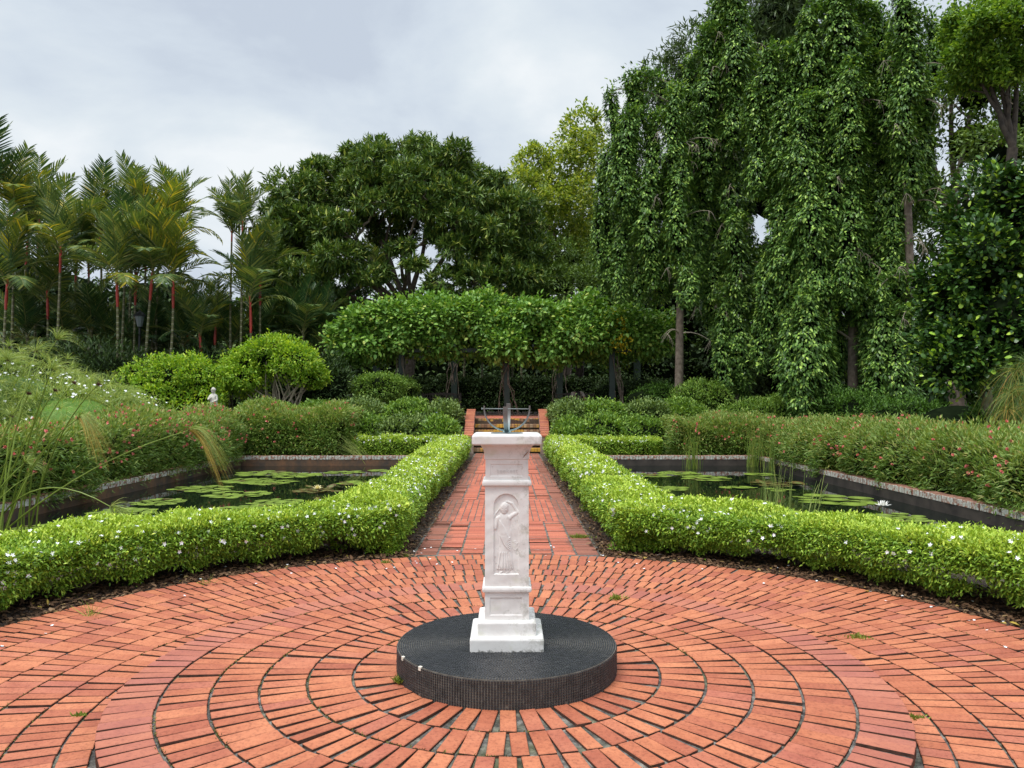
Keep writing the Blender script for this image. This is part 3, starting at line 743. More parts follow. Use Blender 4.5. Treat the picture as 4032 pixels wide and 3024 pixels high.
# ================================================================== HEDGES
def hedge(name, label, line, wd, h, nleaf, L, Wd, mat, flowers=0, fmat=None, fr=.016, cat='hedge', zb=.10, scallop=0, plants=None, lump=.05, topmat=None, topfrac=.3, spreadl=1.0, group=None, sidebulge=.0, flo=.6, coremat=None, shape=KITE, stems=True, endcap=True, k=5, soft=False):
    line = np.array(line, float); seg = np.linalg.norm(np.diff(line, axis=0), axis=1); cum = np.r_[0, np.cumsum(seg)]; T = cum[-1]
    def at(s):
        i = np.clip(np.searchsorted(cum, s, side='right')-1, 0, len(seg)-1); f = (s-cum[i])/seg[i]
        p = line[i]+(line[i+1]-line[i])*f[:, None]; d = nrm(line[i+1]-line[i]); return p, d
    cx, cy = line.mean(0); gz0 = float(gz(np.array([cx]), np.array([cy]))[0])
    root = empty(name, (cx, cy, gz0), label, cat, group)
    lu = Lump(5.0/ max(wd, .6), lump); lu2 = Lump(14/max(wd, .6), lump*.4)
    # sample: param a over section: 0..1 left side up, 1..2 top, 2..3 right side down
    n = int(nleaf/k)
    hw = wd/2
    s = rng.uniform(0, T, n); q = rng.uniform(0, 2*h+wd, n)
    ex = 6.0 if not soft else 2.9
    th_ = np.linspace(0, PI, 600); sx_ = -np.sign(np.cos(th_))*np.abs(np.cos(th_))**(2/ex); sz_ = np.abs(np.sin(th_))**(2/ex)
    ax_, az_ = sx_*hw, sz_*h; al = np.r_[0, np.cumsum(np.hypot(np.diff(ax_), np.diff(az_)))]
    tq = np.interp(rng.uniform(0, al[-1], n), al, th_); cc_, si_ = np.cos(tq), np.sin(tq)
    xq = -np.sign(cc_)*np.abs(cc_)**(2/ex); zq = np.abs(si_)**(2/ex)
    nx = np.sign(xq)*np.abs(xq)**(ex-1)/hw; nz = zq**(ex-1)/h+.02
    zl = zb+scallop*np.abs(np.sin(PI*s/.62))**.7
    narrow = 1-(.30 if scallop > .08 else .25)*np.clip(1-zq*2.0, 0, 1)**1.3*(1 if scallop else .3)
    X = xq*hw*narrow; Z = zl*np.clip(1-zq, 0, 1)+zq*h
    p, d = at(s); side = np.stack([d[:, 1], -d[:, 0]], -1)
    N = nrm(np.c_[side*nx[:, None], nz])
    # end caps
    P = np.c_[p+side*X[:, None], gz0+Z]
    if endcap:
        ne = int(n*wd*h/(T*(2*h+wd))*2.2)
        for e_, sg in ((0., -1), (T, 1)):
            xx = rng.uniform(-hw, hw, ne); zz = rng.uniform(zb, h, ne); pp, dd = at(np.full(ne, e_ if sg < 0 else e_-1e-6)); ss = np.stack([dd[:, 1], -dd[:, 0]], -1)
            P = np.vstack([P, np.c_[pp+ss*xx[:, None]+dd*(sg*.12*np.sqrt(np.clip(1-(xx/hw)**4, 0, 1))-.04*sg*0)[:, None], gz0+zz]]); N = np.vstack([N, np.c_[dd*sg, np.full(ne, .2)]])
    P = P+N*(lu(P)+lu2(P))[:, None]-N*np.abs(rng.normal(0, .03, len(P)))[:, None]
    m = M(); topm = N[:, 2] > .75 if topmat is not None else np.zeros(len(P), bool)
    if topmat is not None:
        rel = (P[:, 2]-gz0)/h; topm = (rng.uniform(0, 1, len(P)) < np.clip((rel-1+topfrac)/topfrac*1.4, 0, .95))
    if scallop:   # natural thin patches low down
        hol = Lump(9, 1.0)(P) ; keep = ~((hol > .62) & ((P[:, 2]-gz0) < h*.55)); P, N, topm = P[keep], N[keep], topm[keep]
    clusters(m, P[~topm], N[~topm], k, L, Wd, spread=1.05*spreadl, up=.12, jit=.6, shape=shape)
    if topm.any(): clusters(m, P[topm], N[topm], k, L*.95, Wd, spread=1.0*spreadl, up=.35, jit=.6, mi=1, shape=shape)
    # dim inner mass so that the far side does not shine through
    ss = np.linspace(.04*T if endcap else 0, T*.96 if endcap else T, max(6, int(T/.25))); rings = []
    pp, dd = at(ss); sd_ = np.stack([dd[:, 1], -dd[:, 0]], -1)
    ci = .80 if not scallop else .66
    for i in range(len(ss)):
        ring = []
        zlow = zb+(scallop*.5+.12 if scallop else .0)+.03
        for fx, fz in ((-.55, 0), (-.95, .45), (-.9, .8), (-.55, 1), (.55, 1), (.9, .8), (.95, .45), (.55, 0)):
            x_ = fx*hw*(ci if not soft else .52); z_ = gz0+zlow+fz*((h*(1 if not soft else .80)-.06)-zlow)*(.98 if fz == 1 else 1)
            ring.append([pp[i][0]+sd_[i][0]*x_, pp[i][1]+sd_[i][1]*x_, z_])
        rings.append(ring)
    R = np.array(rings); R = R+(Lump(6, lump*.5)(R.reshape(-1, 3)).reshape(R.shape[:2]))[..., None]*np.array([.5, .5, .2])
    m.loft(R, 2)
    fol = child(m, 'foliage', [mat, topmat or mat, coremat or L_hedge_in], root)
    if stems:
        step_ = .62 if scallop else .9
        for s0 in np.arange(.3, T, step_):
            ms = M()
            s0 = np.array([s0+random.uniform(-.06, .06)]); p0, d0 = at(np.clip(s0, 0, T-.01)); p0 = p0[0]; d0 = d0[0]; s_ = np.array([d0[1], -d0[0]])
            off = s_*random.uniform(-.08, .08)
            for t_ in range(9 if scallop else 4):
                a_ = random.uniform(0, 2*PI); r_ = random.uniform(.1, .30)*wd; e1 = p0+off+d0*math.cos(a_)*r_*1.2+s_*math.sin(a_)*r_
                zt = random.uniform(.22, .42)*min(h, .8)
                mid = (p0+off)*.55+e1*.45
                ms.tube([[p0[0]+off[0], p0[1]+off[1], gz0-.01], [mid[0], mid[1], gz0+zt*.45], [e1[0], e1[1], gz0+zt]], [.011, .008, .004], 5)
                if scallop:
                    for _ in range(2):
                        e2 = [e1[0]+random.uniform(-.09, .09), e1[1]+random.uniform(-.09, .09), gz0+zt+random.uniform(0, .1)]
                        ms.tube([[mid[0], mid[1], gz0+zt*.45], e2], [.005, .002], 4)
            child(ms, 'stem', twig, root)
    if flowers:
        mf = M(); top = P[(P[:, 2]-gz0) > h*flo]; topN = N[(P[:, 2]-gz0) > h*flo]
        idx = rng.choice(len(top), flowers); 
        # flowers sit in loose groups
        lf = Lump(2.2, 1.0)(top[idx]); idx = idx[lf > -.9]
        Pf = top[idx]+topN[idx]*(.035 if not soft else .12)+rng.normal(0, .01, (len(idx), 3)); Nf = nrm(topN[idx]+.4*rdir(len(idx))+np.array([0, -.3, .2]))
        blossoms(mf, Pf, Nf, fr, 'star' if fmat is P_white else 'ball')
        bl = child(mf, 'blossoms', fmat, root, kind='stuff'); bl.parent = fol
    return root

def blossoms(m, P, N, r, kind):
    n = len(P)
    if kind == 'star':
        A = nrm(np.cross(N, rdir(n))); B = np.cross(N, A)
        for k in range(5):
            a = 2*PI*k/5; D = A*math.cos(a)+B*math.sin(a)
            leaves(m, P, D+N*.25, N, r*rng.uniform(.85, 1.15, n), r*.62, KITE, 0, .1)
    else:
        for k in range(7):
            D = nrm(N*.5+rdir(n)); leaves(m, P-D*r*.2, D, rdir(n), r*rng.uniform(.8, 1.2, n), r*1.0, OVAL, .1, .3)

def arc(a0, a1, R, n=16): return [(CX+R*math.cos(math.radians(a)), CY+R*math.sin(math.radians(a))) for a in np.linspace(a0, a1, n)]
HG = 'clipped lime green hedges with white star flowers'
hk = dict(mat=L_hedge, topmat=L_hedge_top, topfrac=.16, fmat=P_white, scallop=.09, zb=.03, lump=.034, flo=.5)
hedge('clipped_hedge', 'curved lime green clipped hedge around the left rim of the brick circle', arc(183, 109, 4.42), .88, .49, 150000, .038, .0155, flowers=480, fr=.022, group=HG, **hk)
hedge('clipped_hedge', 'curved lime green clipped hedge around the right rim of the brick circle', arc(-3, 71, 4.42), .88, .49, 150000, .038, .0155, flowers=400, fr=.022, group=HG, **hk)
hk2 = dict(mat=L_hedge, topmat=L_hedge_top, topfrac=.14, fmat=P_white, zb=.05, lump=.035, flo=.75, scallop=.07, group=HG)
hedge('clipped_hedge', 'nearer straight hedge along the left side of the path, thick with white flowers', [(-1.50, 8.35), (-1.50, 14.6)], .76, .52, 70000, .042, .018, flowers=800, fr=.022, **hk2)
hedge('clipped_hedge', 'farther straight hedge along the left side of the path, reaching the steps', [(-1.48, 14.8), (-1.48, 21.7)], .76, .56, 42000, .054, .024, flowers=900, fr=.026, **hk2)
hedge('clipped_hedge', 'nearer straight hedge block along the right side of the path', [(1.54, 8.35), (1.54, 11.35)], .84, .50, 42000, .042, .018, flowers=380, fr=.022, **hk2)
hedge('clipped_hedge', 'middle straight hedge block along the right side of the path', [(1.50, 11.85), (1.50, 15.2)], .78, .56, 34000, .046, .02, flowers=450, fr=.024, **hk2)
hedge('clipped_hedge', 'farthest straight hedge block along the right side of the path, reaching the steps', [(1.48, 15.65), (1.48, 21.9)], .72, .60, 40000, .054, .024, flowers=760, fr=.026, **hk2)
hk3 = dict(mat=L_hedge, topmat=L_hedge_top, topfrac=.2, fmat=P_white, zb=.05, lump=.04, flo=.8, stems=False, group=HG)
hedge('clipped_hedge', 'short crosswise hedge behind the far edge of the left pond', [(-4.35, 22.25), (-1.3, 22.25)], .60, .58, 17000, .058, .026, flowers=240, fr=.028, **hk3)
hedge('clipped_hedge', 'short crosswise hedge behind the far edge of the right pond', [(1.3, 22.25), (4.25, 22.25)], .60, .55, 17000, .058, .026, flowers=220, fr=.028, **hk3)

PG = 'tall hedges of narrow leaves with pink flowers'
pk = dict(mat=L_pink, topmat=L_pinktop, fmat=P_pink, zb=.0, lump=.10, flo=.35, stems=False, spreadl=.85, soft=True, k=6, group=PG, cat='hedge')
hedge('flowering_hedge', 'long pink flowering hedge beside the left pond', [(-8.25, 5.0), (-8.2, 12), (-8.15, 17), (-8.1, 22.0)], 1.6, 1.24, 90000, .105, .025, flowers=1000, fr=.046, topfrac=.45, **pk)
hedge('flowering_hedge', 'pink flowering hedge block behind the far left corner of the left pond', [(-7.7, 22.9), (-4.75, 22.9)], 1.9, 1.34, 32000, .11, .028, flowers=200, fr=.052, topfrac=.4, **pk)
hedge('flowering_hedge', 'long pink flowering hedge beside the right pond', [(7.95, 4.0), (7.95, 12), (7.9, 17), (7.85, 22.0)], 1.6, 1.08, 90000, .105, .025, flowers=560, fr=.044, topfrac=.75, **pk)
hedge('flowering_hedge', 'pink flowering hedge block behind the far right corner of the right pond', [(4.95, 22.9), (7.4, 22.9)], 1.9, 1.12, 30000, .11, .028, flowers=140, fr=.05, topfrac=.75, **pk)

# ================================================================== BANK SHRUBS
def shrub(name, label, cat, ells, nleaf, L, Wd, mat, k=6, lumpf=2.0, lumpa=.10, flowers=0, fmat=None, fr=.03, spread=.9, up=.3, shape=KITE, group=None, core=True, depth=.10, face=-.35, stems=0, trunkmat=None, droop=.15, jit=.6, corescale=.78, lo=-2, fl=0):
    c0 = np.array(ells[0][0]); gx = np.mean([e[0][0] for e in ells]); gy = np.mean([e[0][1] for e in ells])
    z0 = float(gz(np.array([gx]), np.array([gy]))[0]); root = empty(name, (gx, gy, z0), label, cat, group)
    lu = Lump(lumpf, lumpa); m = M()
    P, N = ell_pts(fluff(ells, fl, .36) if fl else ells, int(nleaf/k), lu, depth, face, lo)
    keep = P[:, 2] > z0-.05; P, N = P[keep], N[keep]
    clusters(m, P, N, k, L, Wd, spread=spread, up=up, shape=shape, jit=jit, droop=droop)
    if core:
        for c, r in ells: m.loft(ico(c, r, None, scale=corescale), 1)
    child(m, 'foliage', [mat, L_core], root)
    if stems:
        ms = M()
        for i in range(stems):
            c, r = ells[i % len(ells)]; e = np.array(c)+np.array([random.uniform(-.6, .6)*r[0], random.uniform(-.6, .2)*r[1], random.uniform(-.3, .3)*r[2]])
            b = np.array([gx+random.uniform(-.35, .35)*r[0]*len(ells)**.5, gy-r[1]*random.uniform(0, .4), z0-.02]); mid = (b+e)/2+np.array([random.uniform(-.1, .1), 0, .1])
            ms.tube([b, mid, e], [.035, .025, .012], 6)
        child(ms, 'stems', trunkmat or bark, root)
    if flowers:
        up_ = P[N[:, 2] > -.1]; idx = rng.choice(len(up_), flowers); mf = M()
        Pf = up_[idx]; Nf = nrm(CAM-Pf)
        blossoms(mf, Pf+Nf*.05, nrm(Nf+.5*rdir(flowers)), fr, 'star' if fmat is P_white else 'ball'); child(mf, 'blossoms', fmat, root, kind='stuff')
    return root

BG = 'low spreading shrubs on the bank beside the steps'
rowdefs = [  # u0,u1,vtop,vbot,d,mat,label
 (742, 838, 897, 950, 23.7, 1, 'green bank shrub with violet flowers, lowest row, farthest left of the steps'),
 (822, 935, 893, 950, 23.6, 2, 'greyish bank shrub in the middle of the lowest row left of the steps'),
 (915, 1012, 897, 950, 23.5, 1, 'green bank shrub in the lowest row touching the left cheek wall'),
 (526, 640, 868, 900, 25.6, 1, 'green shrub at the top of the bank behind the left pink hedge block'),
 (725, 832, 864, 905, 25.0, 2, 'greyish bank shrub in the top row left of the steps, under the dark clipped bush'),
 (828, 932, 866, 905, 24.9, 1, 'bright green bank shrub in the middle of the top row left of the steps'),
 (925, 1022, 867, 908, 24.8, 2, 'greyish bank shrub of the top row at the head of the left cheek wall'),
 (640, 735, 872, 905, 25.2, 1, 'low shrub of the top row just behind the right end of the left pink block'),
 (1170, 1262, 901, 950, 23.5, 1, 'green bank shrub in the lowest row touching the right cheek wall'),
 (1240, 1345, 893, 950, 23.7, 1, 'green bank shrub second from the steps in the lowest row on the right'),
 (1325, 1440, 900, 952, 23.7, 1, 'green bank shrub at the outer end of the lowest row on the right'),
 (1162, 1260, 861, 905, 24.8, 2, 'greyish bank shrub of the top row at the head of the right cheek wall'),
 (1245, 1350, 864, 905, 25.0, 1, 'green bank shrub of the top row in front of the person on the bench'),
 (1340, 1440, 868, 908, 25.2, 2, 'dull green bank shrub of the top row left of the tall bare trunk'),
 (1425, 1515, 872, 908, 25.4, 1, 'green bank shrub of the top row at the foot of the tall bare trunk'),
]
for (u0, u1, vt, vb, d, mt, lab) in rowdefs:
    a = W(u0, vt, d); b = W(u1, vb, d); cx = (a[0]+b[0])/2; rx = (b[0]-a[0])/2*1.12; zt = a[2]; zb_ = float(gz(np.array([max(1.3, abs(cx))]), np.array([d]))[0])
    if abs(cx)-rx < 1.42: ro_ = abs(cx)+rx; rx = (ro_-1.42)/2; cx = math.copysign((ro_+1.42)/2, cx)
    c1 = (cx, d+.1, zb_*.6+zt*.4-.05); rz = zt-c1[2]
    ells = [(c1, (rx, .85, rz)), ((cx-rx*.35, d-.3, c1[2]-.05), (rx*.6, .7, rz*.8)), ((cx+rx*.4, d-.2, c1[2]-.02), (rx*.55, .7, rz*.85))]
    shrub('bank_shrub', lab, 'shrub', ells, 8500, .098, .046, L_bank1 if mt == 1 else L_bank2, lumpf=3.5, lumpa=.07, group=BG, flowers=8 if mt == 1 and vt > 890 else 0, fmat=P_violet, fr=.035, shape=OVAL)

# bright shrubs and the feathery mound on the left
shrub('lime_shrub', 'bright yellow-green bush, left one of two, above the pink hedge', 'shrub',
      [(W(380, 830, 26), (1.6, 1.2, 1.05)), (W(335, 840, 25.6), (1.0, 1.0, .85)), (W(430, 832, 25.6), (1.0, 1.0, .95)), (W(385, 870, 25.3), (1.7, 1.0, .8))], 32000, .11, .05, L_lime, lumpf=4, lumpa=.12, stems=14, shape=OVAL, up=.15, corescale=.6, fl=16, group='two bright yellow-green bushes')
shrub('lime_shrub', 'bright yellow-green bush with bare stems below, right one of two, behind the statue', 'shrub',
      [(W(560, 785, 27), (1.25, 1.1, .75)), (W(640, 790, 27), (1.2, 1.1, .75)), (W(600, 765, 27.2), (1.2, 1.0, .55)), (W(530, 820, 26.6), (.9, .9, .55)), (W(668, 812, 26.8), (.7, .8, .55))], 32000, .11, .05, L_lime, lumpf=4, lumpa=.12, stems=30, trunkmat=bark_pale, shape=OVAL, up=.15, corescale=.58, fl=16, group='two bright yellow-green bushes')

def spray(m, c, axis, n, L, wd, spread=1.0, droop=.5, seg=4, mi=0):
    """umbel: n thin rays from one point, bending under their weight"""
    D = nrm(axis+spread*rdir(n)); l = L*rng.uniform(.75, 1.1, n)
    S = nrm(np.cross(D, rdir(n)))
    t = np.linspace(0, 1, seg+1)
    P = c+D[:, None]*(t[None, :, None]*l[:, None, None]); P[:, :, 2] -= (t[None, :]**2)*droop*l[:, None]
    w_ = wd*(1-.75*t)[None, :, None]*S[:, None]
    A = P+w_; B = P-w_
    V = np.stack([A, B], 2).reshape(-1, 3)    # n,(seg+1),2
    base = (np.arange(n)*(seg+1)*2)[:, None]+np.arange(seg)[None, :]*2
    F = np.stack([base, base+1, base+3, base+2], -1).reshape(-1, 4); m.add(V, F, mi)

root = empty('feathery_bush', (-10.6, 17, 0), 'pale feathery mound of fine leaves dotted with white flowers at the left edge', 'bush')
ells = [((-11.4, 17.5, 1.0), (2.2, 2.2, 1.75)), ((-9.7, 17.2, .7), (1.7, 1.8, 1.45)), ((-12.0, 16.2, 1.2), (2.0, 2.0, 1.75)), ((-9.0, 18.6, .6), (1.0, 1.3, 1.2))]
P, N = ell_pts(ells, 900, Lump(1.5, .15), .06, -.3); P, N = P[P[:, 2] > .2], N[P[:, 2] > .2]
m = M()
for p, nn in zip(P, N): spray(m, p, nn*.8+np.array([0, 0, .5]), 34, .42, .0045, 1.1, .55)
P2, N2 = ell_pts(ells, 7000, Lump(1.5, .15), .10, -.3); clusters(m, P2, N2, 5, .16, .016, spread=1.1, shape=BLADE, mi=1)
for c, r in ells: m.loft(ico(c, r, None, scale=.70), 2)
child(m, 'foliage', [L_feather, L_feather, L_under], root)
mf = M(); idx = rng.choice(len(P2), 620); lf = Lump(1.3, 1.)(P2[idx]); idx = idx[lf > -.9]; idx = idx[P2[idx][:, 2] > 1.1]
blossoms(mf, P2[idx]+N2[idx]*.15, nrm(N2[idx]+np.array([0, -.6, .3])), .036, 'star'); child(mf, 'blossoms', P_white, root, kind='stuff')

# ================================================================== PAPYRUS AND RUSHES
def bez(p0, p1, p2, n=12):
    t = np.linspace(0, 1, n)[:, None]; return (1-t)**2*p0+2*t*(1-t)*p1+t*t*p2
pap = empty('papyrus', (-6.75, 10.0, -.16), 'papyrus clump with long arching stems and brown centred umbels in left pond', 'papyrus')
seedm = simple('brown_seed_head', (.08, .035, .02), (.2, .10, .06), 30, .9)
base0 = np.array([-6.55, 9.7, -.2])
heads = [(115, 800, 9.6, 0, .5), (215, 832, 9.4, 2, .32), (122, 845, 9.8, 2, .3), (66, 852, 9.6, 2, .34), (162, 828, 10.2, 2, .3), (172, 905, 9.5, 1, .46), (410, 930, 9.4, 1, .54), (180, 898, 10.0, 2, .3), (245, 1093, 9.2, 0, .35), (60, 1000, 9.9, 0, .35), (20, 780, 10.2, 0, .5), (125, 735, 10.4, 0, .45), (30, 900, 10.1, 0, .4), (80, 760, 10.8, 0, .5)]
for i, (u, v, d, kind, L) in enumerate(heads):
    top = W(u, v, d); b = base0+np.array([random.uniform(-.45, .3), random.uniform(-.4, .5), 0])
    if u > 350: b = base0+np.array([.0, .1, 0])
    mid = np.array([b[0]*.45+top[0]*.55-.25*(u > 150), (b[1]+top[1])/2, b[2]*.35+top[2]*.65+.12])
    if v > 1050: mid = np.array([b[0]*.5+top[0]*.5, d, 1.0])
    m = M(); c = bez(b, mid, top); m.tube(c, np.linspace(.013, .006, 12), 6); st = child(m, 'stem', L_stem, pap)
    ax = nrm(top-mid)
    if kind < 2:
        mu = M()
        if kind == 0: spray(mu, top, ax+np.array([0, 0, .2]), 90, L, .0028, .9, .6, 5)
        else:
            spray(mu, top, ax+np.array([.2, 0, .2]), 90, L, .0034, .55, .95, 6); spray(mu, top, ax+np.array([.1, 0, -.1]), 110, L, .0034, .5, 1.15, 6, mi=1)
        uo = child(mu, 'umbel', [L_feather, L_straw], pap); uo.parent = st
    mb = M()
    if kind == 2: spray(mb, top, ax, 26, .05, .006, 1.0, .1, 2)
    spray(mb, top, ax, 20, .035, .006, 1.0, .0, 2); so_ = child(mb, 'seed_head', seedm, pap); so_.parent = st
for i in range(40):
    b = base0+np.array([random.uniform(-.8, .35), random.uniform(-.7, .7), 0]); top = b+np.array([random.uniform(-.5, .8), random.uniform(-.3, .3), random.uniform(.9, 1.9)])
    mid = (b+top)/2+np.array([-.1, 0, .25]); c = bez(b, mid, top, 8); m = M(); m.tube(c, np.linspace(.012, .003, 8), 5); child(m, 'stem', L_stem if i % 6 else L_straw, pap)

def rush(label, u, v, n, h, lean, spread, d=None, wd=.006, mat=None, water_=-.16):
    d = d or 1661*(1.62-water_)/(v-868); b0 = W(u, v, d)
    root = empty('rush_clump', b0, label, 'rushes', 'clumps of thin rushes standing in the ponds'); m = M()
    for i in range(n):
        b = b0+np.array([random.gauss(0, spread*.25), random.gauss(0, .10), -.05]); hh = h*random.uniform(.55, 1.1)
        dx = (lean+random.gauss(0, .12))*hh; top = b+np.array([dx, random.gauss(0, .12), hh*math.sqrt(max(.2, 1-min(.8, (dx/hh)**2)))]); mid = (b+top)/2+np.array([-dx*.12, 0, .06*hh])
        m.tube(bez(b, mid, top, 6), np.linspace(wd, wd*.35, 6), 4)
    child(m, 'blades', mat or L_feather, root); return root
rush('pale rush clump leaning left by the far wall of the left pond', 800, 1003, 110, 1.15, -.75, .35)
rush('rush clump leaning left beside the pale one, nearer the path hedge, in the left pond', 858, 1001, 80, 1.0, -.75, .3)
rush('small dark rush tuft in the far left corner of the left pond', 523, 1003, 40, .75, .0, .22, mat=L_stem)
rush('thin upright rush clump by the far wall of the right pond, nearest the path', 1497, 1012, 50, 1.05, .0, .45, mat=L_stem)
rush('thin upright rush clump in the middle of the far wall of the right pond', 1630, 1008, 60, 1.25, .05, .4, mat=L_stem)
rush('thin upright rush clump in the far right corner of the right pond', 1664, 1016, 36, 1.0, .05, .25, mat=L_stem)
rush('sparse tall rush clump just behind the right curved hedge', 1668, 1108, 34, .85, .08, .75, mat=L_feather)
rush('few slanting rush blades right of the sparse rush clump behind the right hedge', 1752, 1108, 9, .65, .35, .25, mat=L_feather)
# feathery grass at right edge
root = empty('ornamental_grass', W(2215, 905, 13.5)*np.array([1, 1, 0])+np.array([0, 0, .0]), 'fine drooping grass clump at the right edge above the pink hedge', 'grass clump')
m = M()
for u, v, d, L in ((2200, 800, 13.5, .8), (2225, 785, 13.5, .9), (2190, 850, 13.3, .7), (2230, 840, 13.2, .9), (2180, 885, 13.2, .5), (2240, 880, 13.0, .8)):
    spray(m, W(u, v, d), np.array([-.35, -.1, .35]), 80, L, .003, .75, .95, 7, mi=2); spray(m, W(u, v, d), np.array([-.25, -.1, .1]), 26, L, .004, .75, 1.1, 7, mi=1)
for i in range(30):
    b = np.array([9.3+random.uniform(-.2, .4), 13.4+random.uniform(-.3, .3), 0]); top = W(random.uniform(2180, 2240), random.uniform(790, 880), 13.4); m.tube(bez(b, (b+top)/2+np.array([.1, 0, .2]), top, 6), .006, 4)
child(m, 'blades', [L_feather, L_straw, L_mid], root)

# ================================================================== WATER LILIES
padm = leafmat('lily_pad', [(0, (.10, .17, .03)), (.6, (.19, .30, .06)), (1, (.28, .38, .10))], .3, 0, spec=.6, gain=0.75)
padr = leafmat('bronzed_lily_pad', [(0, (.09, .035, .02)), (.4, (.10, .11, .04)), (.7, (.12, .18, .07)), (1, (.20, .26, .12))], .3, 0, spec=.6, gain=0.75)
def padmesh(seed, tilt=0.0):
    r_ = random.Random(seed); m = M(); n = 22; a = np.linspace(.16, 2*PI-.16, n); rr = 1+.03*np.sin(a*5+seed); 
    ring = np.stack([rr*np.cos(a), rr*np.sin(a), .006+.012*np.sin(a*3+seed)*.4], -1); inner = ring*np.array([.5, .5, 1]); inner[:, 2] = .004
    v = np.vstack([[[0, 0, .002]], inner, ring]); f3 = [[0, i+1, i+2] for i in range(n-1)]; f4 = [[i+1, n+i+1, n+i+2, i+2] for i in range(n-1)]
    m.add(v, f3); m.add(v, f4); 
    low = v.copy(); low[:, 2] -= .012; m.add(low, [f[::-1] for f in f4]); return m
pads = []
for mt in (padm, padr):
    for s in range(3):
        o = padmesh(s+1).build('pad', mt); pads.append(o.data); bpy.data.objects.remove(o)
def lily(label, u, v, wpx, n, r, mt=0, rim=False, flower=None):
    d = 1661*1.78/(v-868); c = W(u, v, d); hw = wpx/2*d/1661
    root = empty('water_lily', (c[0], c[1], -.158), label, 'water lily', 'water lily plants floating in the ponds')
    pts = []; tries = 0; n = int(n*1.35)
    while len(pts) < n and tries < 4000:
        tries += 1
        x, y = random.uniform(-1, 1)*hw, random.uniform(-1, 1)*hw*1.05; rr = r*random.uniform(.7, 1.15)
        if (x/hw)**2+(y/(hw*1.05))**2 > 1.05: continue
        if all(math.hypot(x-a, y-b) > (rr+q)*.80 for a, b, q in pts): pts.append((x, y, rr))
    for x, y, rr in pts:
        o = bpy.data.objects.new('pad', random.choice(pads[:3] if (mt == 0 and random.random() < .93) else pads[3:])); C.objects.link(o); o.parent = root
        o.location = (x, y, random.uniform(.001, .009)); o.scale = (rr, rr, rr*.6+.05); o.rotation_euler = (random.gauss(0, .02), random.gauss(0, .02), random.uniform(0, 6.28))
        if mt == 1 and random.random() < .45: o.rotation_euler = (random.gauss(0, .16), random.gauss(0, .16), random.uniform(0, 6.28)); o.location.z += .03
    if flower:
        fu, fv, fr, fm = flower; m = M(); fd = 1661*(1.78-.10)/(fv-868); p = W(fu, fv, fd)
        p = np.array([p[0], p[1], -.10])
        for k, (nn_, el, ll) in enumerate(((11, .25, 1), (10, .7, .92), (8, 1.15, .8), (6, 1.4, .6))):
            aa = np.linspace(0, 2*PI, nn_, endpoint=False)+k*.3; D = np.stack([np.cos(aa)*math.cos(el), np.sin(aa)*math.cos(el), np.full(nn_, math.sin(el))], -1)
            leaves(m, np.repeat(p[None], nn_, 0), D, np.stack([-np.cos(aa)*math.sin(el), -np.sin(aa)*math.sin(el), np.full(nn_, math.cos(el))], -1), fr*ll, fr*.36, KITE, -.1, .25)
        m.tube([[p[0], p[1], -.2], p], .006, 6, 0)
        child(m, 'flower', fm, root)
yel = simple('pale_yellow_petal', (.80, .68, .25), (.88, .82, .55), 20, .5); wht = simple('white_lily_petal', (.8, .78, .72), (.88, .87, .84), 20, .5)
lily('water lily with bronzed tilted pads and one pale yellow flower in left pond', 692, 1058, 100, 20, .125, 1, flower=(688, 1052, .125, yel))
for u, v, wp, n, r, lab in (
    (268, 1107, 128, 20, .145, 'large yellow-green patch of pads behind the left curved hedge, below the papyrus'),
    (352, 1083, 96, 18, .12, 'pale pad patch next behind the large yellow-green one, at its right'),
    (440, 1055, 120, 14, .15, 'stretched patch of pads in the left middle of the left pond'),
    (515, 1067, 118, 13, .16, 'patch of big pads in the centre of the left pond'),
    (598, 1084, 100, 18, .13, 'patch of pads close behind the left hedge, left of the yellow flower'),
    (540, 1037, 92, 11, .17, 'pad patch behind the centre one in the left pond'),
    (585, 1041, 92, 12, .17, 'pad patch in front of the left pond far wall, second from the corner'),
    (570, 1022, 105, 15, .18, 'flat pad patch under the far wall of the left pond, nearest the corner'),
    (640, 1026, 96, 12, .18, 'pad patch under the far wall of the left pond, middle'),
    (742, 1020, 66, 10, .17, 'pad patch at the foot of the leaning rushes in the left pond'),
    (830, 1016, 60, 8, .17, 'pad patch between the leaning rushes and path hedge'),
    (770, 1043, 60, 9, .15, 'pad patch right of the yellow flower near the path hedge'),
    (90, 1140, 110, 16, .13, 'dim pad patch at the foot of the papyrus'),
    (520, 1098, 90, 11, .13, 'pale pads peeping over the left hedge, near its middle')):
    lily(lab, u, v, wp, n, r)
lily('group of large round pads with one white flower in right pond', 1800, 1080, 150, 9, .24, flower=(1907, 1090, .15, wht))
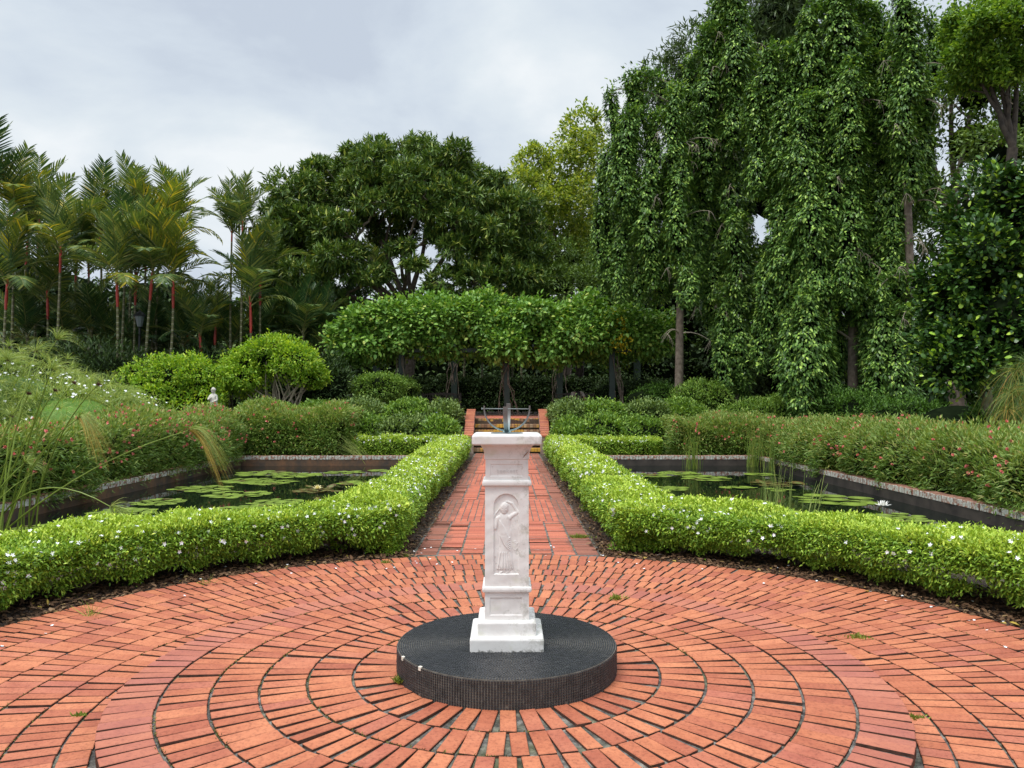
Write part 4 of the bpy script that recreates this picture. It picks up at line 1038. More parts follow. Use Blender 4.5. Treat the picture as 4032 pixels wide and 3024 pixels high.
for u, v, wp, n, r, lab in (
    (1945, 1118, 110, 14, .14, 'pad patch nearest the right hedge, in front of the white flower'),
    (1525, 1033, 96, 15, .18, 'pad patch in the far middle of the right pond'),
    (1437, 1055, 84, 20, .14, 'pale dense pad patch beside the path hedge in right pond'),
    (1470, 1022, 76, 12, .17, 'pad patch at the foot of the first rush clump, right pond'),
    (1400, 1027, 70, 10, .17, 'pad patch in far left corner of the right pond'),
    (1595, 1053, 56, 7, .17, 'two-part small pad patch in the centre of the right pond'),
    (1672, 1045, 100, 16, .14, 'brownish pad patch crossed by tall thin stems in right pond'),
    (1645, 1025, 60, 9, .17, 'pad patch before the far right corner rushes'),
    (1680, 1058, 40, 5, .17, 'few single pads right of the pond centre'),
    (1480, 1080, 110, 14, .13, 'pad patch just behind the right curved hedge, nearest the path'),
    (1620, 1086, 80, 9, .14, 'pad patch just behind the right hedge among sparse rushes')):
    lily(lab, u, v, wp, n, r, 1 if 'brownish' in lab else 0)

# ================================================================== LEAF LITTER AND WEEDS
litter_m = leafmat('fallen_leaf', [(0, (.03, .018, .012)), (.4, (.085, .05, .034)), (.8, (.16, .10, .07)), (.97, (.26, .19, .14)), (1, (.45, .36, .08))], .85, 0, gain=0.6)
m = M(); pts = []
n = 15000; a = rng.uniform(0, PI, n); R = rng.uniform(3.76, 4.75, n); R = 3.80+(R-3.76)*1.0
P = np.stack([CX+R*np.cos(a), CY+R*np.sin(a)], -1); keep = ~((np.abs(P[:, 0]) < 1.02) & (P[:, 1] > 8)); P = P[keep]
P2 = np.stack([rng.choice([-1, 1], 5000)*rng.uniform(.94, 1.35, 5000), rng.uniform(8, 21, 5000)], -1); P = np.vstack([P, P2])
z = rng.uniform(.004, .028, len(P)); P = np.c_[P, z]
leaves(m, P, nrm(rdir(len(P))*np.array([1, 1, .18])), nrm(np.array([0, 0, 1])+.35*rdir(len(P))), rng.uniform(.03, .075, len(P)), rng.uniform(.016, .036, len(P)), OVAL, .1, .4)
o = m.build('leaf_litter', litter_m); tag(o, 'brown fallen leaves covering the soil under the clipped hedges', 'leaf litter', kind='stuff')
weedm = leafmat('weed_blade', [(0, (.10, .16, .03)), (1, (.24, .32, .07))], .6, .2, gain=0.7)
def weed(label, u, v, h, n, r, zz=0.0):
    r *= .8
    d = 1661*(1.62-zz)/(v-868); c = W(u, v, d); c[2] = zz; root = M()
    P = np.repeat(c[None], n, 0)+np.c_[rng.normal(0, r, n), rng.normal(0, r*.7, n), np.zeros(n)]
    leaves(root, P, nrm(np.array([0, 0, .7])+rdir(n)*.8*np.array([1, 1, .3])), rdir(n), h*rng.uniform(.5, 1.1, n), .006 if h > .08 else .010, KITE if h < .08 else BLADE, .3, .2)
    o = root.build('weed', weedm, loc=tuple(c)); tag(o, label, 'weed', 'small weeds growing in the paving joints')
weed('small green weed at the left foot of the black plinth', 868, 1468, .05, 90, .025, PZ)
weed('grassy weed in the paving right of the white pillar', 1330, 1293, .05, 60, .035, .15)
weed('weed tuft on the right brick ring beyond the platform edge', 1968, 1548, .03, 120, .03, .01)
weed('weed tuft on the left brick ring beside the platform edge', 185, 1540, .03, 50, .018, .01)
weed('grass patch on the right edge of the path near the hedge corner', 1252, 1160, .05, 260, .07, .01)
weed('tall grass tuft beside mulch at the left hedge foot', 205, 1330, .16, 26, .02, .0)
weed('grass tuft on the mulch under the left hedge', 835, 1217, .06, 60, .03, .0)
weed('small bright weed at the left corner of the path', 877, 1202, .05, 50, .03, .0)
weed('grass tuft on the mulch left of the long tuft', 450, 1262, .12, 22, .02, .0)
weed('weed patch at the mulch edge on the right of the circle', 1850, 1376, .03, 120, .06, .01)
m = M()
for z_, radii in ((PZ-.004, ed[1:6]), (.012, edges[2:8])):
    for r_ in radii:
        aa = rng.uniform(0, 2*PI, int(900*r_)); P = np.stack([CX+r_*np.cos(aa), CY+r_*np.sin(aa)], -1); P = np.c_[P, np.full(len(aa), z_)]
        P = P[(Lump(3.0, 1.0)(P) > .35) & (P[:, 1] > .4)]; P[:, :2] += rng.normal(0, .006, (len(P), 2))
        leaves(m, P, nrm(rdir(len(P))*np.array([1, 1, .6])+np.array([0, 0, .5])), rdir(len(P)), rng.uniform(.006, .018, len(P)), .005, KITE, .1, .2)
o = m.build('moss', leafmat('joint_moss', [(0, (.03, .035, .01)), (.6, (.08, .09, .025)), (1, (.16, .17, .05))], .9, 0, gain=.8)); tag(o, 'tiny moss and weeds growing in the curved joints of the brick rings', 'moss', kind='stuff')
m = M(); n = 90; a = rng.uniform(.1, PI-.1, n); R = rng.uniform(3.3, 4.3, n); P = np.c_[CX+R*np.cos(a), CY+R*np.sin(a), np.full(n, .025)]
blossoms(m, P, nrm(np.array([0, 0, 1])+.3*rdir(n)), .014, 'star'); o = m.build('fallen_blossoms', P_white); tag(o, 'tiny white fallen flowers scattered over bricks and mulch', 'fallen flowers', kind='stuff')

# ================================================================== PERGOLA, BENCHES, PERSON
perg = empty('pergola', (0, 31, TZ), 'dark green pergola buried under a thick canopy of climbing vine', 'pergola')
posts = [(-4.1, 30), (0, 30), (4.1, 30), (-2.3, 33.6), (2.3, 33.6), (-5.6, 33), (5.6, 33)]
for x, y in posts:
    m = M(); wd = .11 if y == 30 else .13; m.box(x-wd, x+wd, y-wd, y+wd, TZ, 3.7); m.box(x-wd-.03, x+wd+.03, y-wd-.03, y+wd+.03, TZ, TZ+.18, bev=.01)
    child(m, 'post', post_green, perg)
for y, z in ((30, 3.55), (33.6, 3.55)):
    m = M(); m.box(-6.2, 6.2, y-.06, y+.06, z, z+.16); child(m, 'beam', post_green, perg)
for x in np.linspace(-6, 6, 13):
    m = M(); m.box(x-.04, x+.04, 29.4, 34.2, 3.72, 3.82); child(m, 'rafter', post_green, perg)
ells = []
for u, v, ru, rv in ((800, 735, 70, 40), (860, 715, 90, 40), (950, 712, 100, 44), (1050, 715, 100, 46), (1150, 712, 100, 46), (1250, 716, 100, 44), (1340, 724, 85, 38), (1395, 738, 50, 26)):
    d = 30.8; c = W(u, v, d); ells.append((tuple(c), (ru*d/1661, 1.6, rv*d/1661)))
for k in range(46):
    u = 745+k*15+random.uniform(-8, 8); e = abs((u-1085)/360); v = random.uniform(655+50*e**2, 756-8*e); d = 29.9+random.uniform(-.5, 1.2); c = W(u, v, d); ells.append((tuple(c), (random.uniform(.45, .95), .7, random.uniform(.35, .62))))
lu = Lump(3.0, .14); m = M()
P, N = ell_pts(ells, 15500, lu, .12, -.35, inner=.75)
clusters(m, P, N, 6, .185, .115, spread=.8, up=.1, shape=OVAL, droop=.25, jit=.8)
top = P[N[:, 2] > .35]; idx = rng.choice(len(top), 420); clusters(m, top[idx]+np.array([0, 0, .14]), np.tile([0, 0, 1.], (420, 1)), 6, .14, .07, spread=.8, shape=OVAL, jit=1.0)
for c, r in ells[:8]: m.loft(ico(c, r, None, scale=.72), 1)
child(m, 'vine_canopy', [L_vine, L_core], perg)
m = M(); P = W(1340, 712, 29.2)+rng.normal(0, 1, (26, 3))*np.array([.28, .15, .28]); clusters(m, P, np.tile([0, -1., .2], (26, 1)), 6, .13, .07, shape=OVAL); P = W(1340, 742, 29)+rng.normal(0, 1, (22, 3))*np.array([.2, .15, .2]); clusters(m, P, np.tile([0, -1., .2], (22, 1)), 5, .13, .07, shape=OVAL)
child(m, 'yellowing_leaves', L_vine_y, perg)
m = M()
for x, y in posts[:5]:
    for k in range(7):
        a0 = random.uniform(0, 6.28); b = np.array([x+math.cos(a0)*.45, y-.1+math.sin(a0)*.3, TZ]); t_ = np.array([x+random.uniform(-.25, .25), y+random.uniform(-.2, .1), 3.4]); pts = bez(b, np.array([x+math.cos(a0+1)*.5, y-.2, TZ+1.0]), t_, 10)+rng.normal(0, .03, (10, 3)); m.tube(pts, .016, 5)
child(m, 'woody_vines', bark, perg)

def bench(label, cx, cy):
    root = empty('bench', (cx, cy, TZ+.02), label, 'bench', 'wooden benches under the pergola')
    z = TZ+.02
    m = M()
    for k in range(5): m.box(cx-.78, cx+.78, cy-.25+k*.095, cy-.17+k*.095, z+.42, z+.445, bev=.004)
    child(m, 'seat', bench_wood, root)
    m = M(); yb = cy+.27
    m.box(cx-.76, cx+.76, yb, yb+.035, z+.52, z+.58)
    for k in range(14):
        x0 = cx-.72+k*.108; m.box(x0, x0+.04, yb+.006, yb+.028, z+.58, z+.82)
    n = 12; pr = [[], []]
    for k in range(n+1):
        x = -1+2*k/n; zt = z+.87+.06*math.cos(x*PI/2)*(abs(x) < .75); pr[0].append([cx+x*.76, zt]); 
    for k in range(n):
        (xa, za), (xb, zb_) = pr[0][k], pr[0][k+1]
        m.add([[xa, yb, z+.82], [xb, yb, z+.82], [xb, yb, zb_], [xa, yb, za], [xa, yb+.035, z+.82], [xb, yb+.035, z+.82], [xb, yb+.035, zb_], [xa, yb+.035, za]], [[0, 1, 2, 3], [5, 4, 7, 6], [3, 2, 6, 7], [1, 0, 4, 5]])
    m.box(cx-.76, cx+.76, yb+.003, yb+.03, z+.68, z+.71)
    child(m, 'backrest', bench_wood, root)
    for sx_ in (-1, 1):
        for yy, ht in ((cy-.24, .62), (cy+.28, .92)):
            m = M(); m.box(cx+sx_*.79-.03, cx+sx_*.79+.03, yy-.03, yy+.03, z, z+ht); child(m, 'leg', bench_wood, root)
        m = M(); m.box(cx+sx_*.79-.04, cx+sx_*.79+.04, cy-.3, cy+.25, z+.62, z+.65, bev=.005); child(m, 'armrest', bench_wood, root)
    return root
b1_ = W(953, 852, 31.8); b2_ = W(1242, 852, 31.8)
m = M(); m.box(-7, 7, 28.9, 36, TZ+.004, TZ+.018); structure(m.build('terrace_floor', simple('dim_terrace_paving', (.07, .05, .04), (.15, .10, .075), 3, .9)))
bench('empty wooden bench with slatted back under the left half of the pergola', b1_[0], 31.8)
bench('wooden bench under the right half of the pergola, person bending over it', b2_[0], 31.8)

def skin_figure(name, joints, edges_, mat, parent, root_i=0, sub=2):
    me = bpy.data.meshes.new(name); me.from_pydata([j[0] for j in joints], edges_, []); o = bpy.data.objects.new(name, me); C.objects.link(o)
    sm = o.modifiers.new('skin', 'SKIN'); sm.use_smooth_shade = True; o.modifiers.new('sub', 'SUBSURF').levels = sub; o.modifiers['sub'].render_levels = sub
    for i, j in enumerate(joints):
        sv = me.skin_vertices[0].data[i]; r = j[1]; sv.radius = (r, r) if np.isscalar(r) else r; sv.use_root = (i == root_i)
    dg = bpy.context.evaluated_depsgraph_get(); dg.update(); m2 = bpy.data.meshes.new_from_object(o.evaluated_get(dg)); o.modifiers.clear(); o.data = m2
    m2.materials.clear(); m2.materials.append(mat)
    if parent is not None: o.parent = parent
    return o
skinm = simple('skin', (.36, .20, .14), (.46, .28, .2), 8, .6, bs=.05); shirt = simple('cream_shirt', (.42, .36, .31), (.56, .49, .43), 10, .9); trousers = simple('dark_trousers', (.02, .02, .025), (.04, .04, .05), 10, .9); hairm = simple('black_hair', (.008, .006, .005), (.02, .015, .012), 30, .5)
px = b2_[0]+.10; py = 31.62; pz = TZ+.02
per = empty('person', (px, py, pz), 'person in a cream top with dark hair bending forward on the right bench', 'person')
# seated, chest low over the knees, head hanging towards the viewer, arms reaching down
J = [((0, .10, .53), .14), ((0, -.02, .70), .13), ((-.02, -.17, .86), .15), ((-.03, -.30, .90), .07), ((-.03, -.38, .87), .095), ((-.03, -.44, .80), .08),
     ((-.20, -.20, .86), .065), ((-.30, -.36, .66), .045), ((-.34, -.50, .46), .032), ((-.35, -.53, .40), .03),
     ((.17, -.20, .87), .065), ((.26, -.34, .66), .045), ((.20, -.50, .50), .032), ((.19, -.53, .44), .03),
     ((-.11, .02, .52), .09), ((-.14, -.40, .50), .065), ((-.14, -.42, .10), .042), ((-.14, -.54, .04), .035),
     ((.11, .02, .52), .09), ((.14, -.40, .50), .065), ((.14, -.42, .10), .042), ((.14, -.54, .04), .035)]
E = [(0, 1), (1, 2), (2, 3), (3, 4), (4, 5), (2, 6), (6, 7), (7, 8), (8, 9), (2, 10), (10, 11), (11, 12), (12, 13), (0, 14), (14, 15), (15, 16), (16, 17), (0, 18), (18, 19), (19, 20), (20, 21)]
for hx, hy, hz, sg in ((-.35, -.53, .40, -1), (.19, -.53, .44, 1)):
    hb = 9 if sg < 0 else 13
    for k in range(4):
        i0 = len(J); fx = hx+(k-1.5)*.020; J += [((fx, hy-.02, hz-.05), .0095), ((fx, hy-.01, hz-.09-.01*(k in (1, 2))), .008)]; E += [(hb, i0), (i0, i0+1)]
    i0 = len(J); J += [((hx-sg*.035, hy-.02, hz-.03), .010), ((hx-sg*.045, hy-.025, hz-.06), .009)]; E += [(hb, i0), (i0, i0+1)]
skin_figure('body', J, E, skinm, per)
Js = [((0, .10, .55), .155), ((0, -.02, .71), .155), ((-.02, -.16, .87), .175), ((-.02, -.26, .91), .09), ((-.20, -.20, .865), .085), ((-.27, -.31, .73), .068), ((.17, -.20, .875), .085), ((.235, -.30, .73), .068)]
skin_figure('shirt', Js, [(0, 1), (1, 2), (2, 3), (2, 4), (4, 5), (2, 6), (6, 7)], shirt, per)
Jt = [((0, .10, .53), .155), ((-.11, .0, .53), .105), ((-.14, -.40, .51), .08), ((-.14, -.42, .18), .06), ((.11, .0, .53), .105), ((.14, -.40, .51), .08), ((.14, -.42, .18), .06)]
skin_figure('trousers', Jt, [(0, 1), (1, 2), (2, 3), (0, 4), (4, 5), (5, 6)], trousers, per)
Jh = [((-.03, -.36, .94), .105), ((-.03, -.43, .90), .115), ((-.02, -.49, .80), .09), ((-.02, -.50, .68), .06)]
skin_figure('hair', Jh, [(0, 1), (1, 2), (2, 3)], hairm, per)

# dark clipped hedge behind the benches and bush left of it
hedge('dark_hedge', 'long dark clipped hedge behind the benches under the pergola', [(-6.0, 34.4), (6.3, 34.4)], .9, 1.55, 24000, .12, .06, mat=L_dark, lump=.06, stems=False, k=6, coremat=L_core)
shrub('clipped_bush', 'dark rounded clipped bush left of the pergola posts', 'shrub', [(W(820, 838, 28.5), (1.0, .9, .52)), (W(855, 842, 29.5), (.9, .8, .5))], 12000, .08, .04, L_bank1, lumpa=.04)

# ================================================================== STATUES, POST AND LAMP
def statue(label, base, h, group, pede=.5):
    x, y, z = base; root = empty('statue', (x, y, z), label, 'statue', group)
    m = M()
    def sq2(s, zz): return [[x-s, y-s, zz], [x+s, y-s, zz], [x+s, y+s, zz], [x-s, y+s, zz]]
    m.loft([sq2(.2, z), sq2(.2, z+.08), sq2(.16, z+.1), sq2(.15, z+pede-.08), sq2(.19, z+pede-.05), sq2(.19, z+pede)]); child(m, 'pedestal', stone_white, root)
    s = h; b = z+pede-z
    J = [((0, 0, b+.02*s), .17*s), ((0, .0, b+.22*s), .135*s), ((.01, 0, b+.45*s), .125*s), ((-.0, 0, b+.62*s), .115*s), ((0, 0, b+.72*s), .09*s), ((.01, 0, b+.79*s), .045*s), ((.015, -.01, b+.86*s), .078*s), ((.015, -.015, b+.93*s), .085*s),
         ((-.12*s, 0, b+.70*s), .055*s), ((-.15*s, -.07*s, b+.55*s), .045*s), ((-.03*s, -.15*s, b+.60*s), .036*s), ((.0, -.16*s, b+.66*s), .032*s),
         ((.13*s, 0, b+.70*s), .055*s), ((.18*s, -.04*s, b+.52*s), .05*s), ((.06*s, -.15*s, b+.46*s), .04*s), ((.01*s, -.16*s, b+.45*s), .036*s),
         ((.12*s, -.03*s, b+.30*s), .08*s), ((-.10*s, -.06*s, b+.12*s), .09*s), ((.13*s, -.05*s, b+.10*s), .09*s)]
    E = [(0, 1), (1, 2), (2, 3), (3, 4), (4, 5), (5, 6), (6, 7), (4, 8), (8, 9), (9, 10), (10, 11), (4, 12), (12, 13), (13, 14), (14, 15), (2, 16), (0, 17), (0, 18)]
    o = skin_figure('figure', J, E, stone_white, root, sub=3)
    lu = Lump(38, .007); n = len(o.data.vertices); co = np.empty(n*3, np.float32); o.data.vertices.foreach_get('co', co); co = co.reshape(-1, 3)
    co += nrm(co*np.array([1, 1, 0]))*lu(co)[:, None]; o.data.vertices.foreach_set('co', co.ravel())
    lu = Lump(60, .006); m = M()       # carved curls of hair
    R = ico((.015*1, .0, b+.95*s), (.098*s, .095*s, .085*s), lu, 18, 12); m.loft(R); oo = m.build('hair', stone_white, root, True)
    return root
sb = W(462, 880, 23.9); statue('small white stone statue of a draped figure above the left pink hedge', (sb[0], 23.9, float(gz(np.array([9.]), np.array([23.9]))[0])), .78, 'small white garden statues', pede=.95)
pb = W(1736, 905, 24.6); z0 = float(gz(np.array([9.]), np.array([24.6]))[0])
m = M(); a = np.linspace(0, 2*PI, 16, endpoint=False)
def cr(c, r, z): return np.stack([c[0]+r*np.cos(a), c[1]+r*np.sin(a), np.full(16, z)], -1)
zt = W(0, 879, 24.6)[2]
root = empty('garden_post', (pb[0], 24.6, z0), 'short white round post behind the right pink hedge under hanging foliage', 'post')
m.loft([cr((pb[0], 24.6), .115, z0), cr((pb[0], 24.6), .115, zt-.08), cr((pb[0], 24.6), .115, zt-.05)]); child(m, 'shaft', stone_white, root, True)
m = M(); m.loft([cr((pb[0], 24.6), .14, zt-.05), cr((pb[0], 24.6), .145, zt-.02), cr((pb[0], 24.6), .14, zt+.01), cr((pb[0], 24.6), .05, zt+.02)]); child(m, 'rim', stone_white, root)
sb = W(1757, 885, 27.2); statue('white stone statue mostly hidden by hanging leaves behind the white post', (sb[0], 27.2, TZ), .62, 'small white garden statues', pede=.35)

lp = W(303, 690, 31)
root = empty('lamp_post', (lp[0], 31, TZ), 'black lantern on a post standing among the palms', 'lamp')
def cr2(r, z, n=8): a = np.linspace(0, 2*PI, n, endpoint=False); return np.stack([lp[0]+r*np.cos(a), 31+r*np.sin(a), np.full(n, z)], -1)
z = lp[2]
m = M(); m.loft([cr2(.12, TZ), cr2(.12, TZ+.3), cr2(.06, TZ+.4), cr2(.045, z-.35), cr2(.08, z-.3)]); child(m, 'pole', black_iron, root)
m = M(); m.loft([cr2(.10, z-.30), cr2(.19, z+.12)]); child(m, 'lantern_glass', lamp_glass, root)
m = M(); m.loft([cr2(.26, z+.12), cr2(.25, z+.15), cr2(.14, z+.27), cr2(.04, z+.32), cr2(.03, z+.40)]); child(m, 'lantern_cap', black_iron, root)

# ================================================================== PALMS
def frond_mesh(L, n, llen, wd, arch, mat, seed, vang=.55, ragged=.0):
    r_ = np.random.default_rng(seed); m = M(); t = np.linspace(0, 1, 16)
    ang = arch[0]+(arch[1]-arch[0])*t**1.4        # elevation along the rachis
    dx = np.cos(ang)*L/15; dz = np.sin(ang)*L/15; X = np.r_[0, np.cumsum(dx[:-1])]; Z = np.r_[0, np.cumsum(dz[:-1])]
    pts = np.stack([X, 0*X, Z], -1); m.tube(pts, np.linspace(.028, .006, 16), 5, 1)
    ti = np.linspace(.16, .99, n); px_ = np.interp(ti, t, X); pz_ = np.interp(ti, t, Z); an = np.interp(ti, t, ang)
    for sg in (-1, 1):
        P = np.stack([px_, 0*px_, pz_], -1)
        T = np.stack([np.cos(an), 0*an, np.sin(an)], -1); Nn = np.stack([-np.sin(an), 0*an, np.cos(an)], -1)
        fwd = .45+.5*ti[:, None]; D = nrm(T*fwd+np.array([0, sg, 0])*(1.0-.35*ti[:, None])+Nn*vang*(1-.3*ti[:, None])+r_.normal(0, .05, (n, 3)))
        ll = llen*np.clip(np.sin(PI*(ti*.82+.16)), .25, 1)**.6*r_.uniform(.9, 1.08, n)
        leaves(m, P, D, Nn+np.array([0, -sg*.4, 0]), ll, wd, [(0, .25), (.35, .5), (.8, .32), (1, 0), (.8, -.32), (.35, -.5), (0, -.25)], .22+.1*ragged, .25)
    o = m.build('frond', [mat, palm_stemlet]); me = o.data; bpy.data.objects.remove(o); return me
palm_stemlet = simple('frond_midrib', (.12, .14, .04), (.25, .24, .07), 10, .5)
FR = {}
for key, mat in (('g', L_palm), ('y', L_palm_y), ('d', L_palm_d)):
    FR[key] = [frond_mesh(2.4, 25, .88, .062, (1.48, .95), mat, 1, .6), frond_mesh(2.4, 25, .88, .062, (1.3, .35), mat, 2, .6), frond_mesh(2.2, 23, .80, .058, (1.0, -.45), mat, 3, .4, ragged=1), frond_mesh(1.9, 20, .66, .052, (.6, -1.0), mat, 4, .2, ragged=2)]
def palm(label, u, v, d, ub, red=True, mix_='ggy', n=9, s=1.0, thin=1.0, group='red-stemmed palms on the left', stemvis=True, name='palm'):
    top = W(u, v, d); z0 = TZ; base = np.array([(ub-1095)*d/1661, d, z0])
    if top[2] < z0+.3: top[2] = z0+.3
    root = empty(name, base, label, 'palm tree', group)
    H = top[2]-z0; cs = min(1.3*s, H*.4)      # crownshaft length
    t = np.linspace(0, 1, 14)[:, None]; bend = np.array([random.uniform(-.15, .15), 0, 0])*4*t*(1-t)
    line = base+(top-base)*t+bend
    k = int(14*(1-cs/H)); k = max(2, k)
    m = M(); m.tube(line[:k+1], np.linspace(.075, .05, k+1)*thin, 8); child(m, 'trunk', palm_stem, root, True)
    m = M(); cl_ = line[k:]; m.tube(cl_ if len(cl_) > 1 else line[-2:], np.interp(np.linspace(0, 1, max(2, len(cl_))), [0, .25, 1], [.052, .07, .045])*thin, 8); cs_ = child(m, 'crownshaft', palm_red if red else palm_stem, root, True)
    a0 = random.uniform(0, 6.28)
    for i in range(n):
        o = bpy.data.objects.new('frond', FR[random.choice(mix_)][min(3, int(i*4/n+random.uniform(-.3, .3)) if i else 0)]); C.objects.link(o); o.parent = cs_
        o.location = tuple(top-base-np.array([0, 0, .05*i*s])); a_ = a0+i*2.4; sc = s*random.uniform(.9, 1.1)
        o.rotation_euler = (0, random.gauss(0, .08), a_); o.scale = (sc, sc, sc)
    return root
palms = [
 (18, 600, 29, 12, 1, 'ggy', 'palm at the left edge with a long red shaft above yellowing lower fronds'),
 (131, 533, 29.5, 121, 1, 'ggyg', 'palm with thick red shaft and pale ringed stem, second palm from the left edge'),
 (103, 628, 31, 96, 1, 'gdy', 'short palm with red shaft half hidden left of the pale ringed stem'),
 (252, 592, 28.5, 254, 1, 'ggy', 'palm with red shaft above a straight yellow-green ringed stem, left of the lamp'),
 (272, 560, 30.5, 267, 0, 'ggy', 'palm with a plain grey stem beside the yellow-green one'),
 (294, 588, 31, 291, 1, 'gdy', 'slim palm with red shaft right above the lamp'),
 (331, 573, 29, 313, 1, 'gyg', 'leaning palm with red shaft just right of the lamp'),
 (373, 596, 29, 354, 1, 'gyy', 'leaning palm with long red shaft and yellow fronds, right of the leaning pair'),
 (285, 475, 32, 282, 1, 'ggy', 'tallest palm with upright crown above the lamp'),
 (345, 505, 32, 342, 1, 'gyy', 'tall palm with yellow tinted crown, right of the tallest'),
 (378, 480, 33.5, 372, 1, 'gyd', 'tall palm at the right end of the dense palm group'),
 (215, 490, 33, 210, 1, 'gyy', 'tall palm with golden lower fronds left of the tallest palm'),
 (30, 455, 31, 25, 1, 'gyy', 'tall golden palm cut by the left edge of the view'),
 (85, 470, 32.5, 80, 1, 'ggd', 'tall palm with blue-green crown near the left edge'),
 (-30, 400, 30, -35, 1, 'ggy', 'tallest palm at the very left, only its frond tips in view'),
 (165, 560, 34, 160, 1, 'dgy', 'shadowed palm behind the second palm from the left edge'),
 (60, 520, 33.5, 60, 1, 'gdg', 'shadowed tall palm between the two leftmost red stems'),
 (190, 545, 34.5, 188, 1, 'dgg', 'shadowed tall palm behind the yellow-green ringed stem'),
 (315, 530, 34.5, 312, 1, 'gdg', 'shadowed tall palm behind the leaning palms'),
 (522, 475, 30, 519, 1, 'ggg', 'tall slim palm with bright red shaft standing apart against the sky'),
 (500, 490, 31, 500, 1, 'ggd', 'thinner palm with dark red shaft left of the one standing apart'),
 (540, 640, 30, 535, 1, 'gyg', 'small palm with red stem right of the two tall slim palms'),
 (561, 588, 31.5, 560, 1, 'dgg', 'slim red palm against the left side of the big round tree'),
 (466, 700, 31.5, 467, 1, 'dgy', 'low palm with short red shaft below the gap of sky'),
 (432, 720, 30, 434, 1, 'ygg', 'low palm with yellow-green fronds above the left bright bush'),
 (405, 690, 34, 402, 1, 'gyd', 'palm with dull fronds at the left rim of the gap of sky'),
]
for u, v, d, ub, red, mx_, lab in palms:
    tall = v < 520
    palm(lab, u, v, d, ub, red, mx_.replace('d', 'g')+('g' if random.random() < .6 else 'd'), n=(10 if v < 650 else 8) if u not in (500, 522) else 9, s=(1.04 if v < 650 else .8) if u not in (500, 522) else .82, thin=.85 if u not in (500, 522) else .7)
under = [(60, 700), (140, 710), (200, 690), (330, 720), (395, 715), (235, 735), (500, 725), (575, 720), (640, 740), (690, 760), (20, 720), (290, 745), (455, 745), (365, 745), (700, 700), (655, 690)]
for i, (u, v) in enumerate(under):
    palm('dark low palm without visible stem in the shade between the tall palms', u, v+20, 32.5+random.uniform(-1, 1), u, False, 'ddg', n=10, s=.85, group='dark low palms in the shade', name='understory_palm')
for u, v, d in ((900, 740, 39), (980, 735, 41), (1040, 720, 38), (1110, 745, 40), (1180, 740, 42), (760, 700, 38), (1000, 600, 44), (820, 600, 42), (690, 600, 43), (1130, 620, 46)):
    palm('background palm seen dimly behind the pergola and the round tree', u, v, d, u, False, 'ddg', n=9, s=1.1, group='background palms behind the pergola', name='background_palm')

# ================================================================== TREES
def limb(m, a, b, r0, r1, sag=0.0, n=9, wob_=.12, mi=0):
    a = np.array(a, float); b = np.array(b, float); t = np.linspace(0, 1, n)[:, None]; L = np.linalg.norm(b-a)
    mid = (a+b)/2+np.array([random.uniform(-1, 1), random.uniform(-1, 1), 0])*L*.08+np.array([0, 0, sag*L])
    P = (1-t)**2*a+2*t*(1-t)*mid+t*t*b; P[1:-1] += rng.normal(0, wob_*r0*2, (n-2, 3))
    m.tube(P, np.linspace(r0, r1, n), 7, mi); return P
def tree(name, label, base, ells, nleaf, L, Wd, mat, k=7, trunk_r=.25, fork=None, lumpf=.9, lumpa=.35, shape=KITE, spread=.9, up=.15, depth=.10, face=-.3, core=.6, twigs=3, barkm=None, cat='tree', group=None, jit=.6, droop=.2, lo=-2, inner=.72, fl=9):
    base = np.array(base, float); root = empty(name, base, label, cat, group)
    m = M(); lu = Lump(lumpf, lumpa)
    P, N = ell_pts(fluff(ells, fl) if fl else ells, int(nleaf/k), lu, depth, face, lo, inner)
    keep = P[:, 2] > base[2]+.1
    clusters(m, P[keep], N[keep], k, L, Wd, spread=spread, up=up, shape=shape, jit=jit, droop=droop)
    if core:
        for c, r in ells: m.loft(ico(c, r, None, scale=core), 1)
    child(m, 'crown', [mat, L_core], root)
    m = M(); fork = np.array(fork if fork is not None else base+np.array([0, 0, (min(e[0][2] for e in ells)-base[2])*.8]))
    limb(m, base-np.array([0, 0, .1]), fork, trunk_r, trunk_r*.75)
    main = []
    order = list(ells) if len(ells) < 12 else list(ells[::5])+[e for i, e in enumerate(ells) if i % 5]
    nmain = len(ells) if len(ells) < 12 else len(ells[::5])
    for i, (c, r) in enumerate(order):
        c = np.array(c); r = np.array(r)
        if i < nmain: P_ = limb(m, fork, c, trunk_r*.50, trunk_r*.12, -.10 if len(ells) >= 12 else .04); main.append(P_)
        else:
            cand = np.concatenate([q[2:8] for q in main]); st_ = cand[np.argmin(np.linalg.norm(cand-c, axis=1)+.35*np.linalg.norm(cand-fork, axis=1))]
            P_ = limb(m, st_, c, trunk_r*.26, trunk_r*.08, .03)
        for q in range(twigs):
            u = rdir(1)[0]; e = c+u*r*.85; s = P_[random.randint(4, 8)]; Q = limb(m, s, e, trunk_r*.18, trunk_r*.04, .02, 6)
            for _ in range(2):
                e2 = Q[3]+rdir(1)[0]*r*.5; limb(m, Q[3], e2, trunk_r*.07, trunk_r*.02, 0, 4)
    child(m, 'trunk', barkm or bark_dark, root, True)
    return root
def E_(u, v, d, ru, rv, ry): return (tuple(W(u, v, d)), (ru*d/1661, ry, rv*d/1661))
